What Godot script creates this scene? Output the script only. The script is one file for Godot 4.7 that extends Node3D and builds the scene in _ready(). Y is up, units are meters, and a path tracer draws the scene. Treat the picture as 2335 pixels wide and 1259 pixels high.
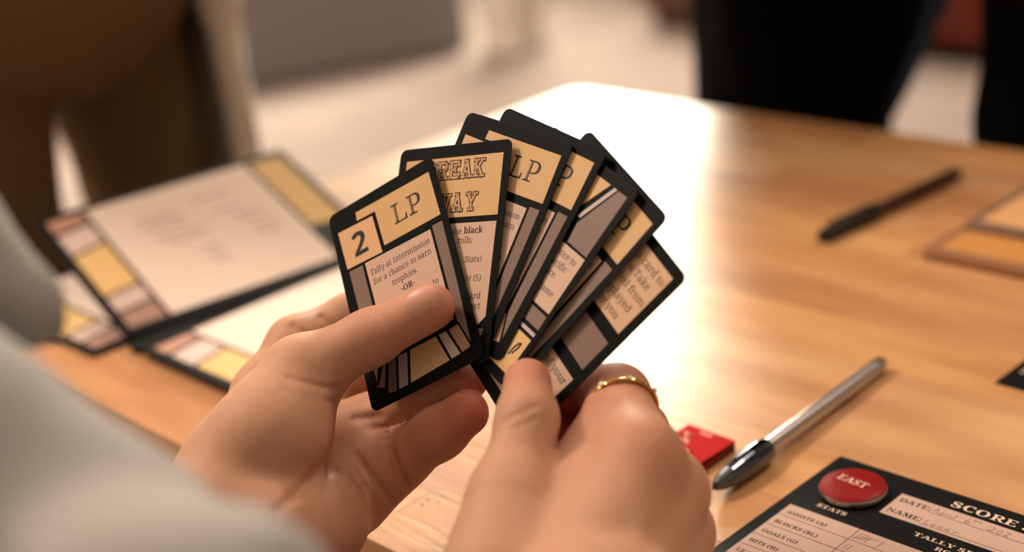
extends Node3D
# A hand of fanned game cards over a small wooden table, with a player's two hands, papers and pens,
# and blurred people and furniture behind. Metres, y up. The table's far corner stands at x = 0, z = 0.

const TOP := 0.75
var used := {}
var M := {}


# ------------------------------------------------------------------ naming
func numbered(called: String) -> String:
	if not used.has(called):
		used[called] = 0
		return called
	used[called] += 1
	return "%s_%03d" % [called, used[called]]


func tag(o: Node, label: String, category: String, group := "") -> Node:
	o.set_meta("label", label)
	o.set_meta("category", category)
	if group:
		o.set_meta("group", group)
	return o


func thing(called: String, label: String, category: String, at := Vector3.ZERO, basis_ := Basis(), group := "") -> Node3D:
	var o := Node3D.new()
	o.name = numbered(called)
	add_child(o)
	o.transform = Transform3D(basis_, at)
	tag(o, label, category, group)
	return o


func obj(called: String, mesh: Mesh, material: Material, parent: Node = null, where := Transform3D()) -> MeshInstance3D:
	var o := MeshInstance3D.new()
	o.name = called if parent else numbered(called)
	o.mesh = mesh
	o.material_override = material
	o.transform = where
	(parent if parent else self).add_child(o, true)
	return o


func built(called: String, st: SurfaceTool, material: Material, parent: Node = null, where := Transform3D()) -> MeshInstance3D:
	return obj(called, st.commit(), material, parent, where)


func struct_(called: String, st: SurfaceTool, material: Material) -> MeshInstance3D:
	var o := built(called, st, material)
	o.set_meta("kind", "structure")
	return o


func flat(yaw := 0.0) -> Basis:  # local x right, local y away, local z up
	return Basis(Vector3.UP, yaw) * Basis(Vector3.RIGHT, -PI / 2)


# ------------------------------------------------------------------ shapes
func begin() -> SurfaceTool:
	var st := SurfaceTool.new()
	st.begin(Mesh.PRIMITIVE_TRIANGLES)
	return st


func tri(st: SurfaceTool, a: Vector3, b: Vector3, c: Vector3, n: Vector3) -> void:
	var face := (b - a).cross(c - a)
	if face.dot(n) > 0.0:  # front faces run clockwise
		var t := b
		b = c
		c = t
	st.set_normal(n)
	st.add_vertex(a)
	st.set_normal(n)
	st.add_vertex(b)
	st.set_normal(n)
	st.add_vertex(c)


func quad(st: SurfaceTool, a: Vector3, b: Vector3, c: Vector3, d: Vector3, out: Vector3) -> void:
	var n := (c - a).cross(d - b).normalized()
	if n.dot(out) < 0.0:
		n = -n
	tri(st, a, b, c, n)
	tri(st, a, c, d, n)


func poly(list: Array) -> PackedVector2Array:
	var p := PackedVector2Array()
	for i in range(0, list.size(), 2):
		p.append(Vector2(list[i], list[i + 1]) * 0.001)
	return p


func rect(w: float, h: float, r: float, seg := 6) -> PackedVector2Array:
	var p := PackedVector2Array()
	if r <= 0.0:
		return PackedVector2Array([Vector2(-w / 2, -h / 2), Vector2(w / 2, -h / 2), Vector2(w / 2, h / 2), Vector2(-w / 2, h / 2)])
	for k in 4:
		var c := Vector2((w / 2 - r) * (1 if k in [0, 3] else -1), (h / 2 - r) * (1 if k in [0, 1] else -1))
		for i in seg + 1:
			var a := PI / 2 * (k + float(i) / seg)
			p.append(c + Vector2(cos(a), sin(a)) * r)
	return p


func ring(r: float, seg := 40) -> PackedVector2Array:
	var p := PackedVector2Array()
	for i in seg:
		p.append(Vector2(cos(TAU * i / seg), sin(TAU * i / seg)) * r)
	return p


func moved(p: PackedVector2Array, by: Vector2) -> PackedVector2Array:
	var q := PackedVector2Array()
	for v in p:
		q.append(v + by)
	return q


func slab(st: SurfaceTool, p: PackedVector2Array, z0: float, z1: float, bevel := 0.0, xf := Transform3D()) -> void:
	# a convex outline, raised from z0 to z1 with a chamfer round its top and bottom
	if Geometry2D.is_polygon_clockwise(p):
		p = p.duplicate()
		p.reverse()
	var n := p.size()
	var inner := PackedVector2Array()
	for i in n:
		var a := (p[i] - p[(i + n - 1) % n]).normalized()
		var b := (p[(i + 1) % n] - p[i]).normalized()
		var m := (Vector2(-a.y, a.x) + Vector2(-b.y, b.x)).normalized()
		inner.append(p[i] + m * bevel / maxf(0.35, m.dot(Vector2(-a.y, a.x))))
	var rings := [[inner, z0], [p, z0 + bevel], [p, z1 - bevel], [inner, z1]] if bevel > 0.0 else [[p, z0], [p, z1]]
	for k in rings.size() - 1:
		for i in n:
			var j := (i + 1) % n
			var a: Vector2 = rings[k][0][i]
			var b: Vector2 = rings[k][0][j]
			var c: Vector2 = rings[k + 1][0][j]
			var d: Vector2 = rings[k + 1][0][i]
			var e := b - a
			var out := xf.basis * Vector3(e.y, -e.x, 0)
			quad(st, xf * Vector3(a.x, a.y, rings[k][1]), xf * Vector3(b.x, b.y, rings[k][1]), xf * Vector3(c.x, c.y, rings[k + 1][1]), xf * Vector3(d.x, d.y, rings[k + 1][1]), out)
	var cap: PackedVector2Array = rings[0][0]
	var t := Geometry2D.triangulate_polygon(cap)
	for side in [[z0, -1.0], [z1, 1.0]]:
		for i in range(0, t.size(), 3):
			tri(st, xf * Vector3(cap[t[i]].x, cap[t[i]].y, side[0]), xf * Vector3(cap[t[i + 1]].x, cap[t[i + 1]].y, side[0]), xf * Vector3(cap[t[i + 2]].x, cap[t[i + 2]].y, side[0]), (xf.basis * Vector3(0, 0, side[1])).normalized())


func print_poly(st: SurfaceTool, p: PackedVector2Array, z: float, color: Color) -> void:
	# a flat printed patch, facing local +z
	var t := Geometry2D.triangulate_polygon(p)
	st.set_color(color)
	for i in range(0, t.size(), 3):
		tri(st, Vector3(p[t[i]].x, p[t[i]].y, z), Vector3(p[t[i + 1]].x, p[t[i + 1]].y, z), Vector3(p[t[i + 2]].x, p[t[i + 2]].y, z), Vector3(0, 0, 1))


func line(st: SurfaceTool, pts: Array, width: float, z: float, color := Color.BLACK) -> void:
	# a drawn stroke: millimetre points, square ends
	var v := poly(pts)
	st.set_color(color)
	for i in v.size() - 1:
		var d := (v[i + 1] - v[i]).normalized() * width * 0.0005
		var s := Vector2(-d.y, d.x)
		var a := v[i] - d
		var b := v[i + 1] + d
		quad(st, Vector3(a.x + s.x, a.y + s.y, z), Vector3(b.x + s.x, b.y + s.y, z), Vector3(b.x - s.x, b.y - s.y, z), Vector3(a.x - s.x, a.y - s.y, z), Vector3(0, 0, 1))


func box(st: SurfaceTool, lo: Vector3, hi: Vector3, bevel := 0.0) -> void:
	# bevelled along its length by slab, standing on its bottom face
	var xf := Transform3D(Basis(Vector3.RIGHT, -PI / 2), Vector3((lo.x + hi.x) / 2, 0, (lo.z + hi.z) / 2))
	slab(st, rect(hi.x - lo.x, hi.z - lo.z, 0), lo.y, hi.y, bevel, xf)


func lathe(st: SurfaceTool, profile: Array, seg: int, xf: Transform3D) -> void:
	# [distance along local z, radius] pairs
	for k in profile.size() - 1:
		var z0: float = profile[k][0]
		var z1: float = profile[k + 1][0]
		var r0: float = profile[k][1]
		var r1: float = profile[k + 1][1]
		var slope := Vector2(z1 - z0, r0 - r1).normalized()
		for i in seg:
			var q := []
			for s in [i, i + 1]:
				var a: float = TAU * s / seg
				var d := Vector3(cos(a), sin(a), 0)
				q.append([d * r0 + Vector3(0, 0, z0), d * r1 + Vector3(0, 0, z1), (d * slope.x + Vector3(0, 0, slope.y)).normalized()])
			for f in [[0, 0, 0, 1, 1, 0], [0, 1, 1, 1, 1, 0], ]:
				pass
			var p := [q[0][0], q[1][0], q[1][1], q[0][1]]
			var n := [q[0][2], q[1][2], q[1][2], q[0][2]]
			for f in [[0, 2, 1], [0, 3, 2]]:
				for j in f:
					st.set_normal((xf.basis * n[j]).normalized())
					st.add_vertex(xf * p[j])


func along(a: Vector3, b: Vector3, up := Vector3.UP) -> Transform3D:  # local z runs from a to b
	var z := (b - a).normalized()
	var x := up.cross(z).normalized()
	return Transform3D(Basis(x, z.cross(x), z), a)


var fonts := {}


func letters(st: SurfaceTool, s: String, kind: String, cap: float, at: Vector2, align := 0, z := 0.00006, squeeze := 1.0, bold := 0.0, color := Color.BLACK, turn := 0.0) -> void:
	# lettering: cap is the height of a capital in millimetres, at the middle (0), left (-1) or right (1) end of the baseline
	if not fonts.has(kind):
		var f := SystemFont.new()
		f.font_names = PackedStringArray([kind.trim_suffix(" Bold")])
		f.font_weight = 700 if kind.ends_with("Bold") else 400
		f.allow_system_fallback = false
		fonts[kind] = f
	var tm := TextMesh.new()
	tm.font = fonts[kind]
	tm.text = s
	tm.font_size = 64
	tm.pixel_size = 0.01
	tm.depth = 0.0
	tm.curve_step = 4.0
	tm.horizontal_alignment = HORIZONTAL_ALIGNMENT_LEFT
	tm.vertical_alignment = VERTICAL_ALIGNMENT_BOTTOM
	var src := tm.surface_get_arrays(0)
	var v: PackedVector3Array = src[Mesh.ARRAY_VERTEX]
	if v.is_empty():
		return
	var lo := v[0]
	var hi := v[0]
	for p in v:
		lo = lo.min(p)
		hi = hi.max(p)
	var base := base_of(kind, tm.font)
	var k: float = cap * 0.001 / base[1]
	var w: float = (hi.x - lo.x) * k * squeeze
	var x0: float = -lo.x * k * squeeze - (w / 2 if align == 0 else w if align == 1 else 0.0)
	var idx: PackedInt32Array = src[Mesh.ARRAY_INDEX] if src[Mesh.ARRAY_INDEX] != null else PackedInt32Array(range(v.size()))
	var rot := Vector2(cos(turn), sin(turn))
	st.set_color(color)
	var reps := [Vector2.ZERO] if bold == 0.0 else [Vector2(-bold, 0), Vector2(bold, 0), Vector2(0, bold), Vector2(0, -bold)]
	var lift := 0.0
	for rep in reps:
		for i in range(0, idx.size(), 3):
			var q := []
			for j in 3:
				var p := v[idx[i + j]]
				var u: Vector2 = Vector2(p.x * k * squeeze + x0, (p.y - base[0]) * k) + rep * 0.001
				u = Vector2(u.x * rot.x - u.y * rot.y, u.x * rot.y + u.y * rot.x)
				q.append(Vector3(at.x * 0.001 + u.x, at.y * 0.001 + u.y, z + lift))
			tri(st, q[0], q[1], q[2], Vector3(0, 0, 1))
		lift += 0.000002


var bases := {}


func base_of(kind: String, font: Font) -> Array:  # [height of the baseline, height of a capital] of that font in mesh units
	if not bases.has(kind):
		var tm := TextMesh.new()
		tm.font = font
		tm.text = "H"
		tm.font_size = 64
		tm.pixel_size = 0.01
		tm.depth = 0.0
		tm.vertical_alignment = VERTICAL_ALIGNMENT_BOTTOM
		var lo := INF
		var hi := -INF
		for p in tm.surface_get_arrays(0)[Mesh.ARRAY_VERTEX] as PackedVector3Array:
			lo = minf(lo, p.y)
			hi = maxf(hi, p.y)
		bases[kind] = [lo, hi - lo]
	return bases[kind]


# ------------------------------------------------------------------ bodies: smooth unions of tapered capsules, meshed as surface nets
class Flesh:
	var a := PackedVector3Array()
	var ba := PackedVector3Array()
	var il := PackedFloat32Array()
	var ra := PackedFloat32Array()
	var dr := PackedFloat32Array()
	var g := PackedInt32Array()
	var groups := 1
	var k_in := 0.006
	var k_core := 0.009
	var k_out := 0.0014
	var ma := PackedVector3Array()
	var mba := PackedVector3Array()
	var mil := PackedFloat32Array()
	var mr := PackedFloat32Array()
	var mh := PackedFloat32Array()
	var mv := PackedVector3Array()
	var mg := PackedInt32Array()  # strokes of one crease share a number and do not add up
	var creases := 0
	var base := Color(1, 1, 1)
	var tints := []
	var folds: FastNoiseLite
	var fold_height := 0.0

	func bone(group: int, p: Vector3, q: Vector3, r0: float, r1: float) -> void:
		a.append(p)
		ba.append(q - p)
		il.append(1.0 / maxf((q - p).length_squared(), 1e-12))
		ra.append(r0)
		dr.append(r1 - r0)
		g.append(group)
		groups = maxi(groups, group + 1)

	func chain(group: int, pts: Array, radii: Array) -> void:
		for i in pts.size() - 1:
			bone(group, pts[i], pts[i + 1], radii[i], radii[i + 1])

	func mark(p: Vector3, q: Vector3, r: float, height: float, into := Vector3.ZERO) -> void:  # a crease (negative) or ridge, cut into the flesh along a direction
		mv.append(into)
		creases += 1
		mg.append(creases)
		ma.append(p)
		mba.append(q - p)
		mil.append(1.0 / maxf((q - p).length_squared(), 1e-12))
		mr.append(1.0 / (r * r))
		mh.append(height)

	func crease(pts: Array, r: float, depth: float, into: Vector3) -> void:
		for i in pts.size() - 1:
			mark(pts[i], pts[i + 1], r, -depth, into * 0.9)
			creases -= 1
		creases += 1
		for i in pts.size() - 1:
			mg[mg.size() - 1 - i] = creases

	func tint(p: Vector3, r: float, c: Color, s: float) -> void:
		tints.append([p, 1.0 / (r * r), c, s])

	func cap(p: Vector3, i: int) -> float:
		var pa := p - a[i]
		var h := clampf(pa.dot(ba[i]) * il[i], 0.0, 1.0)
		return (pa - ba[i] * h).length() - ra[i] - dr[i] * h

	func dist(p: Vector3, idx: PackedInt32Array, mk: PackedInt32Array) -> float:
		var gd := PackedFloat32Array()
		gd.resize(groups)
		gd.fill(10.0)
		for i in idx:
			var pa := p - a[i]
			var h := clampf(pa.dot(ba[i]) * il[i], 0.0, 1.0)
			var d := (pa - ba[i] * h).length() - ra[i] - dr[i] * h
			var o := gd[g[i]]
			var e := maxf(k_in - absf(o - d), 0.0)
			gd[g[i]] = minf(o, d) - e * e * 0.25 / k_in
		var core := gd[0]
		var out := core
		for j in range(1, groups):
			if gd[j] > 9.0:
				continue
			var e := maxf(k_core - absf(core - gd[j]), 0.0)
			var dj := minf(core, gd[j]) - e * e * 0.25 / k_core
			e = maxf(k_out - absf(out - dj), 0.0)
			out = minf(out, dj) - e * e * 0.25 / k_out
		var last := -1
		var most := 0.0
		for i in mk:
			var pa := p - ma[i]
			var h := clampf(pa.dot(mba[i]) * mil[i], 0.0, 1.0)
			var off := pa - mba[i] * h
			off -= mv[i] * off.dot(mv[i])
			var push := mh[i] * exp(-off.length_squared() * mr[i])
			if mg[i] == last:
				if absf(push) > absf(most):
					out -= push - most
					most = push
			else:
				out -= push
				most = push
				last = mg[i]
		if fold_height != 0.0:
			out -= fold_height * folds.get_noise_3dv(p)
		return out

	func near(c: Vector3, reach: float) -> Array:
		var ds := PackedFloat32Array()
		var best := INF
		for i in a.size():
			var d := cap(c, i)
			ds.append(d)
			best = minf(best, d)
		var idx := PackedInt32Array()
		var limit := best + reach * 2.0 + k_core + k_in
		for i in a.size():
			if ds[i] < limit:
				idx.append(i)
		var mk := PackedInt32Array()
		for i in ma.size():
			var pa := c - ma[i]
			var h := clampf(pa.dot(mba[i]) * mil[i], 0.0, 1.0)
			if (pa - mba[i] * h).length() < reach + (0.016 if mv[i] != Vector3.ZERO else 2.2 / sqrt(mr[i])):
				mk.append(i)
		return [best, idx, mk]

	func tinted(p: Vector3) -> Color:
		var c := base
		for t in tints:
			c = c.lerp(t[2], t[3] * exp(-(p - t[0]).length_squared() * t[1]))
		return c

	func mesh_into(st: SurfaceTool, cell: float, first: int) -> int:
		# adds the surface to an indexed SurfaceTool; first is the number of vertices already in it
		var lo := Vector3(INF, INF, INF)
		var hi := -lo
		for i in a.size():
			for e in [[a[i], ra[i]], [a[i] + ba[i], ra[i] + dr[i]]]:
				lo = lo.min(e[0] - Vector3.ONE * (e[1] + 0.012))
				hi = hi.max(e[0] + Vector3.ONE * (e[1] + 0.012))
		var block := 4
		var nb := Vector3i(((hi - lo) / (cell * block)).ceil())
		var n := nb * block + Vector3i.ONE
		var sx := 1
		var sy := n.x
		var sz := n.x * n.y
		var f := PackedFloat32Array()
		f.resize(n.x * n.y * n.z)
		f.fill(INF)
		var vert := PackedInt32Array()
		vert.resize(f.size())
		vert.fill(-1)
		var active := []
		var reach := cell * block * 0.87 + 0.001
		for bz in nb.z:
			for by in nb.y:
				for bx in nb.x:
					var c := lo + (Vector3(bx, by, bz) + Vector3.ONE * 0.5) * cell * block
					var found := near(c, reach)
					if absf(found[0]) > reach + k_core * 0.5 + k_in + absf(fold_height) + 0.009:
						continue
					active.append([bx * block, by * block, bz * block, found[1], found[2]])
					for z in block + 1:
						for y in block + 1:
							for x in block + 1:
								var at := (bx * block + x) + (by * block + y) * sy + (bz * block + z) * sz
								if f[at] == INF:
									f[at] = dist(lo + Vector3(bx * block + x, by * block + y, bz * block + z) * cell, found[1], found[2])
		var offs := PackedInt32Array([0, sx, sy, sx + sy, sz, sx + sz, sy + sz, sx + sy + sz])
		var corner := PackedVector3Array()
		for k in 8:
			corner.append(Vector3(k & 1, (k >> 1) & 1, k >> 2))
		var edges := [[0, 1], [2, 3], [4, 5], [6, 7], [0, 2], [1, 3], [4, 6], [5, 7], [0, 4], [1, 5], [2, 6], [3, 7]]
		var pos := PackedVector3Array()
		var nor := PackedVector3Array()
		for b in active:
			for z in block:
				for y in block:
					for x in block:
						var at: int = b[0] + x + (b[1] + y) * sy + (b[2] + z) * sz
						var inside := 0
						for k in 8:
							if f[at + offs[k]] < 0.0:
								inside += 1
						if inside == 0 or inside == 8:
							continue
						var sum := Vector3.ZERO
						var count := 0
						for e in edges:
							var p := f[at + offs[e[0]]]
							var q := f[at + offs[e[1]]]
							if (p < 0.0) != (q < 0.0):
								sum += corner[e[0]].lerp(corner[e[1]], p / (p - q))
								count += 1
						var v := lo + (Vector3(b[0] + x, b[1] + y, b[2] + z) + sum / count) * cell
						var h := cell * 0.35
						var d0 := dist(v + Vector3(h, -h, -h), b[3], b[4])
						var d1 := dist(v + Vector3(-h, -h, h), b[3], b[4])
						var d2 := dist(v + Vector3(-h, h, -h), b[3], b[4])
						var d3 := dist(v + Vector3(h, h, h), b[3], b[4])
						var nn := Vector3(d0 - d1 - d2 + d3, -d0 - d1 + d2 + d3, -d0 + d1 - d2 + d3).normalized()
						vert[at] = pos.size()
						pos.append(v)
						nor.append(nn)
		for i in pos.size():
			st.set_normal(nor[i])
			st.set_color(tinted(pos[i]))
			st.add_vertex(pos[i])
		var axes := [[sx, sy, sz], [sy, sz, sx], [sz, sx, sy]]
		for b in active:
			for z in block:
				for y in block:
					for x in block:
						var at: int = b[0] + x + (b[1] + y) * sy + (b[2] + z) * sz
						if vert[at] < 0:
							continue
						for ax in axes:
							if (f[at] < 0.0) == (f[at + ax[0]] < 0.0):
								continue
							if at - ax[1] - ax[2] < 0:
								continue
							var q := [vert[at], vert[at - ax[1]], vert[at - ax[1] - ax[2]], vert[at - ax[2]]]
							if q.min() < 0:
								continue
							if f[at] < 0.0:  # outside lies along +axis; front faces run clockwise
								q.reverse()
							for j in [0, 1, 2, 0, 2, 3]:
								st.add_index(first + q[j])
		return first + pos.size()


# ------------------------------------------------------------------ materials
func mat(color: Color, rough := 0.6, metal := 0.0, spec := 0.5) -> StandardMaterial3D:
	var m := StandardMaterial3D.new()
	m.albedo_color = color
	m.roughness = rough
	m.metallic = metal
	m.metallic_specular = spec
	return m


func printed(rough := 0.5) -> StandardMaterial3D:
	var m := mat(Color.WHITE, rough)
	m.vertex_color_use_as_albedo = true
	m.vertex_color_is_srgb = true
	return m


func noise_tex(size: Vector2i, freq: float, octaves: int, seed_: int, stops: Array, as_normal := false) -> NoiseTexture2D:
	var n := FastNoiseLite.new()
	n.seed = seed_
	n.noise_type = FastNoiseLite.TYPE_SIMPLEX_SMOOTH
	n.frequency = freq
	n.fractal_octaves = octaves
	var t := NoiseTexture2D.new()
	t.width = size.x
	t.height = size.y
	t.seamless = true
	t.noise = n
	if as_normal:
		t.as_normal_map = true
		t.bump_strength = 4.0
	elif stops:
		var ramp := Gradient.new()
		ramp.offsets = PackedFloat32Array(stops.map(func(s): return s[0]))
		ramp.colors = PackedColorArray(stops.map(func(s): return s[1]))
		t.color_ramp = ramp
	return t


func triplanar(m: StandardMaterial3D, scale_: Vector3, offset := Vector3.ZERO, world := true) -> StandardMaterial3D:
	m.uv1_triplanar = true
	m.uv1_world_triplanar = world
	m.uv1_scale = scale_
	m.uv1_offset = offset
	m.uv1_triplanar_sharpness = 8.0
	return m


func make_materials() -> void:
	var grain := noise_tex(Vector2i(1024, 1024), 0.004, 4, 11, [[0.0, Color(0.73, 0.54, 0.37)], [0.36, Color(0.79, 0.60, 0.42)], [0.5, Color(0.82, 0.63, 0.45)], [0.66, Color(0.84, 0.66, 0.475)], [1.0, Color(0.88, 0.71, 0.52)]])
	var pores := noise_tex(Vector2i(1024, 1024), 0.02, 3, 5, [[0.0, Color(0.0, 0.0, 0.0)], [0.45, Color(0.75, 0.75, 0.75)], [1.0, Color(1, 1, 1)]])
	var tones := [Color(1, 1, 1), Color(0.95, 0.91, 0.87), Color(1.0, 0.97, 0.9), Color(0.92, 0.86, 0.82), Color(0.98, 0.93, 0.91)]
	for k in tones.size():
		var m := triplanar(mat(tones[k], 0.42, 0.0, 0.5), Vector3(0.9, 3.0, 6.0), Vector3(0.17 * k, 0.3 * k, 0.23 * k))
		m.albedo_texture = grain
		m.heightmap_enabled = true
		m.heightmap_texture = pores
		m.heightmap_scale = 0.02
		M["wood_%d" % k] = m
	M.card = mat(Color(0.03, 0.05, 0.05), 0.5, 0.0, 0.22)
	M.card_edge = mat(Color(0.2, 0.19, 0.17), 0.5)
	M.print = printed(0.5)
	M.paper_print = printed(0.75)
	var skin := printed(0.55)
	skin.metallic_specular = 0.35
	skin.subsurf_scatter_enabled = true
	skin.subsurf_scatter_strength = 0.06
	skin.heightmap_enabled = true
	skin.heightmap_texture = noise_tex(Vector2i(512, 512), 0.05, 4, 21, [[0.0, Color(0.2, 0.2, 0.2)], [1.0, Color(0.8, 0.8, 0.8)]])
	skin.heightmap_scale = 0.012
	triplanar(skin, Vector3(22, 22, 22))
	M.skin = skin
	M.nail = mat(Color(0.87, 0.655, 0.565), 0.38, 0.0, 0.4)
	var weave := noise_tex(Vector2i(512, 512), 0.11, 2, 8, [[0.0, Color(0.8, 0.8, 0.8)], [1.0, Color(1, 1, 1)]])
	for spec in [["jacket", Color(0.70, 0.69, 0.68)], ["brown_cloth", Color(0.47, 0.38, 0.27)], ["beige_cloth", Color(0.99, 0.94, 0.88)], ["black_cloth", Color(0.03, 0.035, 0.037)], ["denim", Color(0.36, 0.41, 0.49)], ["dark_cloth", Color(0.05, 0.05, 0.045)], ["red_cloth", Color(0.40, 0.18, 0.14)], ["grey_cloth", Color(0.52, 0.50, 0.49)], ["taupe_cloth", Color(0.36, 0.31, 0.26)], ["hair", Color(0.12, 0.08, 0.05)]]:
		var m := triplanar(mat(spec[1], 0.92, 0.0, 0.25), Vector3(14, 14, 14))
		m.albedo_texture = weave
		if spec[0] == "beige_cloth":  # a soft napped cloth
			m.rim_enabled = true
			m.rim = 1.0
		M[spec[0]] = m
	M.chrome = mat(Color(0.82, 0.82, 0.83), 0.14, 1.0)
	M.dark_chrome = mat(Color(0.42, 0.45, 0.49), 0.07, 1.0)
	M.silver = mat(Color(0.80, 0.78, 0.77), 0.28, 0.85)
	M.gold = mat(Color(0.80, 0.63, 0.36), 0.16, 1.0)
	M.gem = mat(Color(0.97, 0.95, 0.9), 0.06, 0.0, 0.9)
	M.black_plastic = mat(Color(0.03, 0.03, 0.03), 0.4)
	M.brown_plastic = mat(Color(0.27, 0.15, 0.10), 0.4)
	M.red_card = mat(Color(0.72, 0.09, 0.10), 0.75, 0.0, 0.2)
	M.dark_core = mat(Color(0.16, 0.11, 0.09), 0.8)
	M.enamel = mat(Color(0.56, 0.07, 0.08), 0.42, 0.0, 0.3)
	M.steel = mat(Color(0.72, 0.70, 0.68), 0.3, 0.9)
	M.black_paper = mat(Color(0.06, 0.065, 0.075), 0.6, 0.0, 0.25)
	M.floor = triplanar(mat(Color(0.54, 0.49, 0.465), 0.95, 0.0, 0.15), Vector3(0.7, 0.7, 0.7))
	M.floor.albedo_texture = noise_tex(Vector2i(512, 512), 0.01, 3, 3, [[0.0, Color(0.93, 0.93, 0.93)], [1.0, Color(1, 1, 1)]])
	M.wall = mat(Color(0.56, 0.53, 0.50), 0.9)
	M.ceiling = mat(Color(0.88, 0.86, 0.83), 0.9)
	M.white_paint = mat(Color(0.86, 0.82, 0.78), 0.5)
	M.dark_wood = triplanar(mat(Color(0.42, 0.33, 0.25), 0.5), Vector3(1, 1, 6))
	M.dark_wood.albedo_texture = grain
	M.black_metal = mat(Color(0.06, 0.06, 0.06), 0.5, 0.6)
	M.tan_board = mat(Color(0.60, 0.42, 0.28), 0.6)


const YEL := Color(0.88, 0.71, 0.49)
const YEL2 := Color(0.92, 0.76, 0.50)
const CRM := Color(0.855, 0.72, 0.63)
const MAU := Color(0.51, 0.42, 0.37)
const SIL := Color(0.80, 0.74, 0.71)
const BLU := Color(0.62, 0.60, 0.61)
const DMV := Color(0.42, 0.34, 0.31)
const INK := Color(0.07, 0.06, 0.10)
const BLK := Color(0.04, 0.05, 0.05)
const Z1 := 0.00005
const Z2 := 0.0001


func mirrored(list: Array) -> Array:
	var r := []
	for i in range(0, list.size(), 2):
		r.append(-list[i])
		r.append(list[i + 1])
	return r


# ------------------------------------------------------------------ setting out
func _ready() -> void:
	# camera
	var cam := Camera3D.new()
	cam.name = "camera"
	add_child(cam)
	cam.transform = Transform3D(Basis(Vector3(0.700188, -0.108478, -0.705669), Vector3(-0.191893, 0.923427, -0.332355), -Vector3(-0.687687, -0.368125, -0.625757)), Vector3(0.902390, 1.085000, 0.924286))
	var lens := CameraAttributesPhysical.new()
	lens.frustum_focal_length = 63.308
	lens.frustum_focus_distance = 0.572
	lens.exposure_aperture = 4.8
	lens.frustum_near = 0.02
	lens.frustum_far = 60.0
	cam.attributes = lens
	cam.current = true
	# air outside the window, exposure
	var we := WorldEnvironment.new()
	we.name = "environment"
	var env := Environment.new()
	env.background_mode = Environment.BG_SKY
	env.sky = Sky.new()
	var sky := ProceduralSkyMaterial.new()
	sky.sky_top_color = Color(0.75, 0.78, 0.82)
	sky.sky_horizon_color = Color(0.95, 0.92, 0.88)
	sky.ground_horizon_color = Color(0.6, 0.56, 0.5)
	sky.ground_bottom_color = Color(0.4, 0.37, 0.33)
	env.sky.sky_material = sky
	env.tonemap_mode = Environment.TONE_MAPPER_LINEAR
	env.tonemap_exposure = 1.1
	env.sdfgi_enabled = true
	env.ssao_enabled = true
	env.ssil_enabled = true
	we.environment = env
	add_child(we)
	make_materials()
	build_lamps()
	build_room()
	build_table()
	build_papers()
	build_pens()
	build_cards()
	build_player()
	build_others()


func build_lamps() -> void:
	# tall window in the back wall: bright daylight, mirrored in the lacquer of the table
	var glow := mat(Color(1, 1, 1), 0.3)
	glow.emission_enabled = true
	glow.emission = Color(1.0, 0.93, 0.80)
	glow.emission_energy_multiplier = 2.0
	var win := Node3D.new()
	win.name = "window_1"
	win.set_meta("kind", "structure")
	add_child(win)
	win.position = Vector3(-3.12, 2.48, -3.28)
	var st := begin()
	slab(st, rect(1.1, 1.72, 0), -0.01, 0.0)
	built("lit_pane", st, glow, win)
	st = begin()
	for e in [[-0.58, 0.0, 0.06, 1.84], [0.58, 0.0, 0.06, 1.84]]:
		slab(st, moved(rect(e[2], e[3], 0), Vector2(e[0], e[1])), -0.02, 0.05, 0.004)
	for e in [[0.0, 0.89, 1.1, 0.06], [0.0, -0.89, 1.1, 0.06]]:
		slab(st, moved(rect(e[2], e[3], 0), Vector2(e[0], e[1])), -0.02, 0.05, 0.004)
	built("window_frame", st, M.white_paint, win)
	var day := AreaLight3D.new()
	day.name = "window_daylight"
	day.area_size = Vector2(1.1, 1.72)
	day.light_color = Color(1.0, 0.955, 0.87)
	day.light_energy = 58.0
	day.area_range = 12.0
	day.shadow_enabled = true
	win.add_child(day)
	day.position = Vector3(0, 0, 0.03)
	day.rotation.y = PI
	# warm ceiling panels
	for p in [[Vector3(-2.1, 3.99, 1.7), "warm square ceiling light to the left of the seated player", 14.0], [Vector3(1.6, 3.99, 0.9), "near warm square ceiling light behind the camera", 0.3], [Vector3(0.9, 3.99, -1.9), "warm square ceiling light near the back wall, above the people in black", 4.5]]:
		var t := thing("ceiling_light", p[1], "lamp", p[0], Basis(Vector3.RIGHT, PI / 2))
		st = begin()
		slab(st, rect(0.96, 0.96, 0.02), -0.01, 0.03, 0.004)
		built("housing", st, M.white_paint, t)
		var lit := mat(Color(1, 1, 1), 0.4)
		lit.emission_enabled = true
		lit.emission = Color(1.0, 0.92, 0.82)
		lit.emission_energy_multiplier = 1.5
		st = begin()
		slab(st, rect(0.9, 0.9, 0.01), 0.03, 0.036)
		built("lit_diffuser", st, lit, t)
		var l := AreaLight3D.new()
		l.name = "ceiling_glow"
		l.area_size = Vector2(0.9, 0.9)
		l.light_color = Color(1.0, 0.895, 0.825)
		l.light_energy = p[2]
		l.area_range = 9.0
		l.shadow_enabled = true
		t.add_child(l)
		l.position = Vector3(0, 0, 0.045)
		l.rotation.y = PI


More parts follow.
